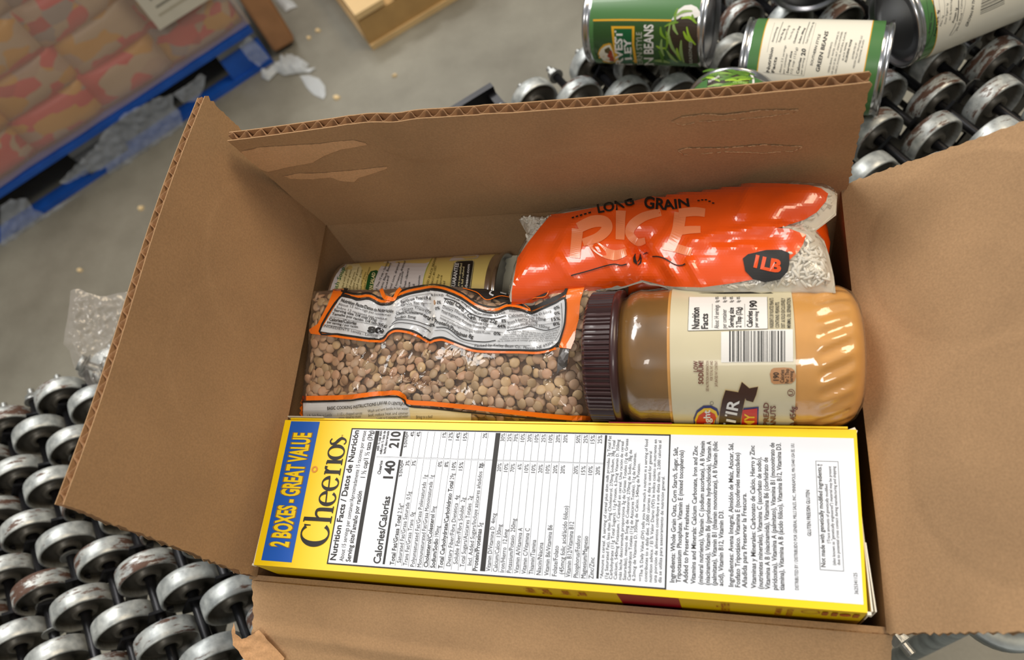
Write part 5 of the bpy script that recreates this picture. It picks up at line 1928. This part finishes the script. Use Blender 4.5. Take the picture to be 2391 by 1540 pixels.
def rice_grains(bag, regions, n, parent, m_, seed, depth=0.09):
    mb = MB()
    prof = [(-0.30, 0.0), (-0.27, 0.055), (-0.15, 0.085), (0, 0.09), (0.15, 0.085), (0.27, 0.055), (0.30, 0.0)]
    mb.lathe((0, 0, 0), (0, 0, 1), prof, 6)
    rnd = random.Random(seed)
    V, F = [], []
    for reg in regions:
        uv = [bag.uv_px(x, y) for x, y in reg]
        us, vs = [p[0] for p in uv], [p[1] for p in uv]
        area = (max(us) - min(us)) * (max(vs) - min(vs))
        for _ in range(int(area * n)):
            u, v = rnd.uniform(min(us), max(us)), rnd.uniform(min(vs), max(vs))
            if not inside((u, v), uv) or not inside((u, v), bag.poly) or edge_dist((u, v), bag.poly) < 0.15:
                continue
            p, nn = bag.P(u, v, -depth - rnd.uniform(0, 0.12))
            d = Vector((rnd.gauss(0, 1), rnd.gauss(0, 1), rnd.gauss(0, 1)))
            d = (d - nn * d.dot(nn) * 0.8).normalized()
            R = d.to_track_quat('Z', 'Y').to_matrix()
            k = len(V)
            s = rnd.uniform(0.8, 1.1)
            V += [p + R @ (q * s) for q in mb.v]
            F += [tuple(i + k for i in q) for q in mb.f]
    o = mesh_obj('rice_grains', V, F, m_, parent)
    o['kind'] = 'stuff'


def rice_bag():
    z2 = crop(1150, 400, 2.8129)
    RICE = mat('rice_white', (226, 220, 206), 0.5, vary=0.05, vscale=200)
    ORG = mat('rice_bag_orange', (236, 84, 14), 0.27, coat=0.7, bump=0.18, bscale=38)
    LOGO = mat('rice_letter_peach', (240, 136, 88), 0.3, coat=0.6)
    FILM = film_mat('rice_bag_film', (244, 242, 238), 0.05, 1.0, 0.06, 0.8, 60)
    # the upper bag
    root = empty('rice_bag', 22.5, 19, -1.2)
    tag(root, 'orange bag of long grain rice lying on top, clear lower corner showing white grains', 'bag of rice', 'orange rice bags')
    out = [(1214, 506), (1245, 508), (1282, 512), (1330, 490), (1450, 466), (1560, 446), (1640, 434), (1760, 424), (1860, 426), (1935, 434), (1956, 446), (1953, 490), (1925, 515), (1902, 532), (1925, 556), (1936, 590), (1947, 640), (1952, 690), (1925, 706), (1900, 714), (1850, 710), (1760, 712), (1690, 704), (1640, 698), (1590, 690), (1556, 664), (1500, 652), (1462, 664), (1380, 677), (1300, 690), (1240, 706), (1195, 712), (1190, 690), (1200, 640), (1216, 590), (1236, 556), (1230, 540)]
    ridges = [(z2((960, 470), (990, 590), (960, 690)), -0.42, 0.42), (z2((960, 470), (880, 380), (820, 300)), -0.22, 0.5), (z2((970, 470), (1100, 400), (1180, 300)), -0.15, 0.4),
              (z2((980, 480), (1090, 600), (1180, 720)), -0.4, 0.35), (z2((1040, 520), (1150, 620), (1240, 760)), 0.25, 0.4), (z2((900, 560), (870, 660), (800, 720)), 0.22, 0.35),
              (z2((1330, 480), (1500, 430), (1700, 400), (1880, 360)), 0.20, 0.35), (z2((1880, 350), (1980, 300), (2060, 270)), -0.35, 0.4), (z2((1900, 360), (2000, 400), (2080, 430)), 0.3, 0.4),
              (z2((640, 300), (500, 400), (420, 600)), 0.12, 0.4), (z2((440, 580), (500, 660), (600, 720)), 0.14, 0.25), (z2((700, 520), (770, 590), (800, 650)), 0.14, 0.25),
              (z2((1130, 590), (1200, 680)), 0.2, 0.2), (z2((1300, 600), (1370, 740)), 0.18, 0.2), (z2((1690, 120), (1640, 300)), 0.12, 0.3), (z2((1380, 500), (1560, 520), (1700, 500)), 0.12, 0.3)]
    bag = Bag((0, 14.4, -0.35), (1, 0, 0.115), (0, 1, -0.05), out, 1.5, 0.9, 2.2, ridges, 2, (0.0, 7.45), 0.2)
    bag.mesh('rice_heap', RICE, root, 0.45, -0.24)
    bag.mesh('bag_film', FILM, root, 0.28, 0.0)
    clear = [z2((1960, 530), (2040, 400), (2090, 390), (2210, 560), (2260, 740), (2210, 840), (2100, 880), (1980, 860), (1900, 780), (1700, 760), (1400, 760), (1200, 740), (1400, 730), (1690, 690), (1880, 700)),
             z2((2200, 110), (2270, 130), (2260, 260), (2100, 360), (1900, 340), (2060, 290), (2160, 220)), z2((160, 300), (400, 270), (230, 460))]
    rice_grains(bag, clear, 26, root, RICE, 5)
    pr = Print(bag.px, root, off=0.030)
    pr.poly(z2((390, 276), (480, 268), (700, 225), (900, 195), (1100, 140), (1340, 90), (1500, 78), (1700, 64), (1900, 66), (2080, 75), (2160, 95), (2205, 130), (2190, 180), (2130, 250), (2050, 300), (1930, 345), (1870, 355), (1950, 360), (2060, 400), (2040, 460), (2010, 510), (1960, 555), (1900, 620), (1830, 670), (1700, 695), (1560, 720), (1380, 745), (1200, 742), (1130, 735), (985, 700), (885, 735), (647, 770), (430, 806), (260, 850), (127, 870), (130, 780), (170, 560), (240, 460), (310, 370)), ORG, 0, 7)
    pr.text('LONG', z2((700, 270), (830, 245), (940, 212)), 19, INK, 0.03, 2, 3)
    pr.text('GRAIN', z2((1000, 235), (1150, 245), (1300, 222)), (27, 17), INK, 0.03, 2, 3)
    for i in range(5):
        pr.stroke(z2((528 + i * 27, 303 - i * 8), (544 + i * 27, 298 - i * 8)), 3.2, INK, 2)
        x = 1352 + i * 24
        y = 186 - 6 * math.sin(i * 0.9) + max(0, i - 2) * 6
        pr.stroke(z2((x, y), (x + 15, y)), 3.0, INK, 2)
    # the big peach letters R I C E drawn with a broad pen
    q = lambda p, w: pr.stroke(z2(*p), [k * 1.4 for k in w], LOGO, 1, 8, False, 'logo_letter')
    q([(565, 370), (555, 470), (545, 560)], [20, 18, 17])
    q([(570, 365), (660, 325), (735, 325), (755, 370), (700, 425), (600, 460)], [18, 20, 19, 18, 16, 12])
    q([(640, 450), (720, 510), (800, 540), (880, 520)], [14, 16, 17, 12])
    q([(850, 250), (845, 350), (840, 440)], [17, 16, 14])
    q([(1110, 260), (1000, 290), (930, 340), (905, 400), (950, 450), (1010, 440)], [12, 15, 16, 15, 13, 10])
    q([(1240, 260), (1220, 380), (1170, 500)], [20, 19, 17])
    q([(1230, 265), (1330, 255), (1400, 262)], [15, 15, 14])
    q([(1215, 385), (1290, 375), (1370, 372)], [14, 13, 12])
    q([(1120, 480), (1200, 490), (1310, 520)], [12, 14, 14])
    pr.stroke(z2((520, 674), (640, 640), (780, 600), (850, 605), (885, 596)), 2.6, INK, 2)
    pr.stroke(z2((995, 535), (1030, 520)), 2.6, INK, 2)
    pr.stroke(z2((1060, 545), (1110, 550), (1200, 600), (1250, 605), (1275, 592)), 2.6, INK, 2)
    for p in ([(935, 535), (930, 560), (945, 590)], [(965, 535), (968, 560), (950, 585)], [(925, 550), (930, 580), (948, 600)], [(975, 560), (970, 590), (952, 605)]):
        pr.stroke(z2(*p), [1.5, 5, 1.5], INK, 2)
    pr.poly(z2((1645, 560), (1680, 530), (1800, 505), (1900, 502), (1948, 520), (1950, 590), (1940, 640), (1890, 690), (1790, 710), (1710, 690), (1660, 640)), INK, 2, 7)
    pr.text('1LB', z2((1715, 612), (1800, 632), (1892, 646)), 26, ORG, 0.05, 3, 3)
    pr.poly(z2((1200, 770), (1340, 778), (1500, 775), (1700, 770), (1850, 790), (1940, 805), (1980, 850), (1960, 878), (1800, 872), (1500, 870), (1280, 850)), INK, 1, 7)
    pr.text('LONG GRAIN', z2((1400, 868), (1520, 870), (1640, 858)), 9, mat('rice_small_orange', (214, 96, 40), 0.4), 0.03, 3, 2)
    pr.build()
    # the lower bag, of which a folded shoulder and a strip at the right end show
    root2 = empty('rice_bag', 23, 18.5, -3.7)
    tag(root2, 'orange rice bag under the other, its black badge showing beside the jar lid', 'bag of rice', 'orange rice bags')
    out2 = [(1420, 560), (1600, 520), (1800, 500), (1930, 520), (1938, 570), (1930, 640), (1850, 690), (1700, 704), (1620, 716), (1560, 722), (1490, 728), (1462, 726), (1440, 690), (1425, 640)]
    b2 = Bag((0, 15.6, -1.1), (1, 0, 0), (0, 1, 0.0), out2, 1.5, 2.5, 1.6, (), 9, (0.7, 6.3), 0.2)
    b2.mesh('bag_film', ORG, root2, 0.4, 0.0)
    pr = Print(b2.px, root2, off=0.030)
    pr.poly(z2((940, 860), (955, 820), (1000, 785), (1070, 768), (1140, 785), (1165, 830), (1150, 870), (1100, 890), (960, 890)), INK, 1, 7)
    pr.text('1LB', z2((1010, 868), (1060, 862), (1112, 842)), 18, mat('rice_small_orange', (214, 96, 40)), 0.04, 2, 3)
    pr.build()


rice_bag()

# ------------------------------------------------------------------ wrapped pallet load at the back left
PD = Vector((-0.766, -0.643, 0)).normalized()      # along the front edge, to the left
PN = Vector((-PD.y, PD.x, 0))                       # away from the camera is -PN or PN
if PN.y < 0:
    PN = -PN
P2 = Vector((-115.7, 174.7, FLOOR))


def pal(a, b, z):
    return P2 + PD * a + PN * b + Vector((0, 0, z))


PM = Matrix((PD, PN, Vector((0, 0, 1)))).transposed()


def pouch_mat():
    """printed pouch: tan window, red band, yellow swash, grey panel; colours shift from pouch to pouch"""
    m = bpy.data.materials.new('printed_pouch')
    m.use_nodes = True
    nt = m.node_tree
    b = nt.nodes['Principled BSDF']
    b.inputs['Roughness'].default_value = 0.4
    L = nt.links.new
    tc = nt.nodes.new('ShaderNodeTexCoord')
    oi = nt.nodes.new('ShaderNodeObjectInfo')
    cx = nt.nodes.new('ShaderNodeCombineXYZ')
    for i in range(3):
        L(oi.outputs['Random'], cx.inputs[i])
    ma = nt.nodes.new('ShaderNodeVectorMath')
    ma.operation = 'MULTIPLY_ADD'
    ma.inputs[1].default_value = (9, 4, 6)
    L(cx.outputs[0], ma.inputs[0])
    L(tc.outputs['Object'], ma.inputs[2])
    mp = nt.nodes.new('ShaderNodeMapping')
    mp.inputs['Scale'].default_value = (1.0, 1.0, 1.7)
    L(ma.outputs[0], mp.inputs[0])
    v = nt.nodes.new('ShaderNodeTexVoronoi')
    v.inputs['Scale'].default_value = 14
    v.inputs['Randomness'].default_value = 0.9
    n = nt.nodes.new('ShaderNodeTexNoise')
    n.inputs['Scale'].default_value = 7
    n.inputs['Detail'].default_value = 2
    L(mp.outputs[0], n.inputs['Vector'])
    wv = nt.nodes.new('ShaderNodeVectorMath')
    wv.operation = 'MULTIPLY_ADD'
    wv.inputs[1].default_value = (0.09, 0.09, 0.09)
    L(n.outputs['Color'], wv.inputs[0])
    L(mp.outputs[0], wv.inputs[2])
    L(wv.outputs[0], v.inputs['Vector'])
    sp = nt.nodes.new('ShaderNodeSeparateColor')
    L(v.outputs['Color'], sp.inputs[0])
    cr = nt.nodes.new('ShaderNodeValToRGB')
    cr.color_ramp.interpolation = 'CONSTANT'
    els = cr.color_ramp.elements
    els[0].position = 0.0
    els[0].color = lin((186, 166, 136))
    els[1].position = 0.30
    els[1].color = lin((206, 62, 64))
    for p, c in ((0.60, (204, 152, 50)), (0.76, (176, 152, 128)), (0.88, (150, 144, 138)), (0.95, (184, 46, 52))):
        e = els.new(p)
        e.color = lin(c)
    L(sp.outputs[0], cr.inputs[0])
    L(cr.outputs[0], b.inputs['Base Color'])
    return m


def pallet_load():
    root = empty('blue_pallet', *pal(60, 50, 0))
    tag(root, 'blue wooden pallet with a dark open side, under the film-wrapped load', 'pallet')
    BLU = mat('pallet_blue', (20, 82, 178), 0.55, vary=0.15, vscale=12)
    GREYW = mat('pallet_dark_grey', (88, 92, 98), 0.7, vary=0.2, vscale=14)  # dark grey for the cross boards and most blocks
    for i in range(7):
        mb = MB()
        mb.box(pal(61, 5.5 + 15.2 * i, 13.1), 122, 11 if i in (0, 6) else 9, 1.7, PM)
        mb.build('deck_board', BLU, root, smooth=False)
    for i in range(3):
        mb = MB()
        mb.box(pal(7 + 54 * i, 51, 11.3), 14, 102, 1.8, PM)
        mb.build('cross_board', GREYW, root, smooth=False)
        mb = MB()
        mb.box(pal(61, (2.6, 51, 99.4)[i], 0.9), 122, 5, 1.8, PM)
        mb.build('bottom_board', BLU, root, smooth=False)
        for j in range(3):
            mb = MB()
            mb.box(pal(7 + 54 * i, 5.6 + 45.5 * j, 6.1), 14, 9.6, 8.6, PM)
            mb.build('block', BLU if i == 0 else GREYW, root, smooth=False)
    # the load: layers of printed pouches behind stretch film
    load = empty('wrapped_load', *pal(60, 50, 14))
    tag(load, 'film-wrapped stack of red, yellow and tan pouches on the blue pallet', 'wrapped load')
    pm = pouch_mat()
    # pillow pouch mesh 25 x 12 x 20
    bm = bmesh.new()
    bmesh.ops.create_cube(bm, size=1.0)
    bmesh.ops.subdivide_edges(bm, edges=bm.edges[:], cuts=5, use_grid_fill=True)
    for v in bm.verts:
        x, y, z = v.co
        k = max(abs(x), abs(z)) * 2
        bul = math.sqrt(max(0.02, 1 - (abs(x) * 2) ** 4)) * math.sqrt(max(0.05, 1 - (abs(z) * 2) ** 4))
        v.co = Vector((x * 0.262, y * 0.30 * (0.80 + 0.20 * bul), z * 0.128))
    me = bpy.data.meshes.new('pouch')
    bm.to_mesh(me)
    bm.free()
    me.materials.append(pm)
    me.shade_smooth()
    rnd = random.Random(3)
    for lay in range(8):
        for k in range(5):
            a = 12.6 + k * 24.6 + (0 if lay % 2 else 1.2)
            M = Matrix.Translation(W(*pal(a + rnd.uniform(-.8, .8), 17.0 + rnd.uniform(-.8, .8), 14.2 + 6.7 + lay * 12.0))) @ PM.to_4x4() @ Matrix.Rotation(rnd.uniform(-.04, .04), 4, 'Y') @ Matrix.Diagonal((0.96, 1, 0.985, 1))
            share('pouch', me, M, load)
    mb = MB()
    mb.box(pal(61, 66, 62), 118, 68, 96, PM)
    mb.build('carton_stack', mat('inner_cartons', (150, 118, 84), 0.8, vary=0.1, vscale=6), load, smooth=False)
    WRAP = film_mat('stretch_film', (222, 196, 184), 0.31, 0.9, 0.16, 0.55, 9, (1, 1, 5))
    mb = MB()
    nu, nv = 70, 40
    for j in range(nv + 1):
        for i in range(nu + 1):
            a, z = -0.8 + 124 * i / nu, 15.0 + 97 * j / nv
            o = 1.1 + 0.5 * noise.noise(Vector((a * 0.05, z * 0.16, 1))) + 0.4 * noise.noise(Vector((a * 0.12 + z * 0.2, z * 0.1 - a * 0.03, 5)))
            mb.v.append(pal(a, o - 0.6, z))
    mb.f = [(j * (nu + 1) + i, j * (nu + 1) + i + 1, (j + 1) * (nu + 1) + i + 1, (j + 1) * (nu + 1) + i) for j in range(nv) for i in range(nu)]
    mb.build('stretch_film', WRAP, load)
    # torn film hanging over the pallet side
    TORN = film_mat('torn_film', (206, 216, 232), 0.34, 1.0, 0.2, 1.0, 22)
    z1 = crop(0, 0, 2.484)
    sf = PlaneSurf(pal(0, -1.2, 0), PD * -1, Vector((0, 0, 1)))
    pieces = [((600, 760), (720, 650), (830, 600), (900, 560), (1000, 540), (1000, 600), (1040, 640), (1060, 720), (990, 770), (930, 850), (860, 870), (800, 935), (740, 1000), (660, 1020), (620, 1000), (610, 960), (560, 980), (480, 1010), (400, 1050), (340, 1050), (420, 960), (540, 850)),
              ((1000, 540), (1090, 480), (1160, 420), (1190, 440), (1170, 520), (1140, 580), (1060, 590)),
              ((0, 1190), (60, 1150), (150, 1140), (190, 1200), (260, 1235), (340, 1180), (480, 1110), (620, 1040), (630, 1060), (500, 1140), (380, 1240), (350, 1290), (240, 1330), (180, 1390), (60, 1460), (0, 1470)),
              ((1380, 260), (1440, 200), (1500, 260), (1560, 330), (1500, 380), (1440, 340))]
    for i, p in enumerate(pieces):
        v, f = fill(z1(*p), 7)
        V = []
        for x, y in v:
            q, n = sf.px(x, y)
            V.append(q + n * (0.4 + 1.6 * abs(noise.noise(Vector((x / 22, y / 16, i))))))
        mesh_obj('hanging_film', V, f, TORN, load)
    # paper label on the face
    lf = PlaneSurf(pal(0, -0.9, 0), PD * -1, Vector((0, 0, 1)))
    cu, cv = lf.uv(373, 70)
    PAPER = mat('label_paper', (206, 202, 190), 0.6, vary=0.03, vscale=20)
    mb = MB()
    q = lambda u, v, o=0.0: lf.O + lf.U * u + lf.V * v + lf.N * o
    mb.v = [q(cu, cv, .1), q(cu + 22, cv - 0.3, .1), q(cu + 22, cv + 27, .1), q(cu, cv + 27, .1)]
    mb.v += [v + lf.N * 0.05 for v in mb.v]
    mb.f = [(0, 1, 2, 3), (4, 5, 6, 7), (0, 1, 5, 4), (1, 2, 6, 5), (2, 3, 7, 6), (3, 0, 4, 7)]
    lab = mb.build('paper_label', PAPER, load, smooth=False)
    pr = Print(lambda u, v: (q(cu + u, cv + v, 0.17), lf.N), lab, True, 0.02)
    GI = mat('label_grey_ink', (120, 118, 108), 0.6)
    pr.text('PALLET', [(3.2, 8.2), (13.5, 8.2)], 2.0, INKG, 0.02, 1, 2)
    pr.rect(3.2, 5.6, 8.2, 6.2, GI, 1)
    pr.rect(9.2, 5.6, 13.0, 6.2, GI, 1)
    pr.rect(2.4, 3.2, 20, 3.9, mat('label_band', (176, 170, 152), 0.6), 1)
    pr.rect(2.6, 11.4, 5.6, 14.5, mat('label_dark_patch', (96, 100, 84), 0.6), 1)
    pr.build()


pallet_load()


def corner_carton():
    # a brown carton standing against the right end of the load
    a, b = at_z(645, 141, FLOOR), at_z(694, 112, FLOOR)
    d = (b - a).normalized()
    n = Vector((-d.y, d.x, 0))
    w = (b - a).length
    root = empty('brown_carton', a.x, a.y, FLOOR)
    tag(root, 'brown cardboard carton standing upright at the right end of the wrapped pallet load', 'carton')
    M = Matrix((d, n, Vector((0, 0, 1)))).transposed()
    mb = MB()
    c = a + d * (w / 2 + 0.8) + n * 21 + Vector((0, 0, 42.5))
    mb.box(c, w, 40, 82, M)
    o = mb.build('carton_body', cardboard_mat('old_kraft', (168, 124, 88)), root, smooth=False)
    bv = o.modifiers.new('round', 'BEVEL')
    bv.width = 0.012
    bv.segments = 3
    mb = MB()
    mb.box(c + M @ Vector((w / 2 + 0.12, -10, 0)), 0.2, 16, 80, M)
    mb.build('side_flap', cardboard_mat('old_kraft_light', (188, 144, 96)), root, smooth=False)


corner_carton()


def wood_pallet():
    A = Vector((-80.4, 174.6, FLOOR))
    d = Vector((0.81, 0.585, 0)).normalized()
    n = Vector((-d.y, d.x, 0))
    root = empty('wooden_pallet', *(A + d * 50 + n * 50))
    tag(root, 'bare pine pallet corner lying on the concrete at the top of the view', 'pallet')
    PINE = mat('pine_lit', (222, 190, 138), 0.6, vary=0.08, vscale=10)  # paler copy: light from above put into the boards' colour
    SHADED = mat('pine_shaded', (182, 146, 92), 0.65, vary=0.22, vscale=9)  # darker copy: shade on the upright faces put into the stringer colour
    M = Matrix((d, n, Vector((0, 0, 1)))).transposed()
    P = lambda a, b, z: A + d * a + n * b + Vector((0, 0, z))
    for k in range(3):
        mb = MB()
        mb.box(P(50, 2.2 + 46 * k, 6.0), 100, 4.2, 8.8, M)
        mb.build('stringer', SHADED, root, smooth=False)
    for k in range(8):
        mb = MB()
        mb.box(P(4.9 + 12.8 * k, 50, 12.1), 9.8, 100.6, 2.0, M)
        mb.build('deck_board', PINE, root, smooth=False)
    for k in range(3):
        mb = MB()
        mb.box(P(5 + 45 * k, 50, 0.8), 10, 100.6, 1.6, M)
        mb.build('bottom_board', PINE, root, smooth=False)
    mb = MB()
    mb.box(P(50, -0.3, 0.9), 100, 0.8, 1.8, M)
    mb.build('edge_strip', PINE, root, smooth=False)


wood_pallet()

# ------------------------------------------------------------------ scraps on the floor
SCRAP = film_mat('film_scrap', (220, 226, 230), 0.62, 0.5, 0.3, 0.6, 30)


def floor_scrap(name, pts, lab, cat, m_, hgt, seed, group=None):
    z1 = crop(0, 0, 2.484)
    v, f = fill(z1(*pts), 6)
    V = []
    for x, y in v:
        p = at_z(x, y, FLOOR + 0.3)
        e = edge_dist((x, y), z1(*pts))
        V.append(p + Vector((0, 0, hgt * (0.35 + abs(noise.noise(Vector((x / 14, y / 11, seed))))) * min(1, e / 6 + 0.1))))
    o = mesh_obj(name, V, f, m_)
    tag(o, lab, cat, group)


floor_scrap('film_scrap', ((1530, 425), (1580, 400), (1640, 350), (1690, 318), (1750, 345), (1795, 375), (1780, 400), (1835, 395), (1800, 420), (1720, 430), (1650, 440), (1610, 420), (1560, 470), (1520, 455)), 'crumpled white film scrap lying at the corner of the blue pallet', 'plastic scrap', SCRAP, 4.0, 1)
floor_scrap('film_scrap', ((1740, 440), (1790, 435), (1850, 455), (1885, 500), (1890, 550), (1875, 575), (1820, 550), (1780, 510)), 'rounded piece of clear film on the concrete right of the pallet corner', 'plastic scrap', SCRAP, 0.8, 2)
floor_scrap('film_scrap', ((1600, 0), (1640, -30), (1700, 10), (1725, 40), (1690, 50), (1660, 70), (1630, 40)), 'thin curl of torn film on the concrete behind the brown carton', 'plastic scrap', SCRAP, 2.0, 3)

CHIP = mat('wood_chip', (226, 200, 152), 0.7)
for i, (x, y, sz) in enumerate(((787, 229, 1.5), (722, 90, 1.2), (743, 73, 1.2), (330, 487, 1.6), (189, 632, 1.2), (922, 178, 1.0))):
    p = at_z(x, y, FLOOR)
    rnd = random.Random(i)
    mb = MB()
    n = 7
    ring = [(sz * rnd.uniform(.5, 1) * math.cos(2 * math.pi * k / n), 0.8 * sz * rnd.uniform(.5, 1) * math.sin(2 * math.pi * k / n)) for k in range(n)]
    mb.v = [p + Vector((a, b, 0.05)) for a, b in ring] + [p + Vector((a * .8, b * .8, 0.5 + rnd.uniform(0, .3))) for a, b in ring]
    mb.f = [(k, (k + 1) % n, n + (k + 1) % n, n + k) for k in range(n)] + [tuple(range(n, 2 * n)), tuple(range(n - 1, -1, -1))]
    tag(mb.build('wood_chip', CHIP, smooth=False), ('wood chip on the concrete just above the far box flap', 'left of two wood chips beside the brown carton', 'right of two wood chips beside the brown carton', 'wood chip on the concrete between blue pallet and left box flap', 'wood chip on the concrete above the clear hardware bag', 'faint wood chip on the concrete below the pine pallet')[i], 'wood chip', 'wood chips on the floor')

# ------------------------------------------------------------------ clear hardware bag left of the box
def hardware_bag():
    base = at_z(262, 905, -17.2)
    root = empty('hardware_bag', base.x, base.y, -18.8)
    tag(root, 'small clear plastic bag of zinc bolts standing on the conveyor edge, left of the box', 'plastic bag')
    N = Vector((0.6, -0.45, 0.66)).normalized()
    U = Vector((0.6, 0.8, 0)).normalized()
    V_ = N.cross(U)
    sf = PlaneSurf(base, U, V_)
    FILM = film_mat('hardware_film', (230, 224, 220), 0.13, 1.0, 0.09, 1.0, 45)
    c = crop(120, 650, 5.704)
    out = c((255, 165), (300, 140), (380, 138), (470, 185), (640, 235), (720, 235), (900, 190), (1060, 170), (1200, 180), (1230, 400), (1150, 900), (1000, 1300), (800, 1500), (650, 1545), (500, 1440), (430, 1350), (360, 1300), (290, 1150), (240, 960), (160, 870), (180, 700), (215, 520), (240, 330))
    v, f = fill(out, 6)
    for k, s in ((0, 1), (1, -1)):
        P = []
        for x, y in v:
            q, n = sf.px(x, y)
            e = min(1, edge_dist((x, y), out) / 22)
            low = max(0.25, min(1, (y - 690) / 130))
            cr = abs(noise.noise(Vector((x / 18, y / 24, k * 7)))) * 0.7 + 0.5 * noise.noise(Vector((x / 9, y / 9, k)))
            P.append(q + n * s * (e * (0.9 * low) + 0.75 * cr * e))
        mesh_obj('film_sheet', P, f, FILM, root)
    # bolts inside
    for i, (x, y, ang, L) in enumerate(((185, 845, -1.2, 3.4), (240, 850, -0.9, 3.0), (262, 868, -1.7, 3.2), (225, 880, -0.5, 2.6))):
        q, n = sf.px(x, y)
        d = (U * math.cos(ang) + V_ * math.sin(ang)).normalized()
        mb = MB()
        mb.lathe(q, d, [(0, 0), (0, 0.85), (0.55, 0.85), (0.6, 0.5)], 6)
        mb.lathe(q, d, [(0.55, 1.0), (0.68, 1.0), (0.68, 0.45)], 18)
        mb.lathe(q, d, [(0.6, 0.42)] + [(0.7 + j * 0.12, 0.42 if j % 2 else 0.36) for j in range(int((L - 0.8) / 0.12))] + [(L, 0.3), (L, 0)], 12)
        mb.build('bolt', BRIGHT, root)


hardware_bag()
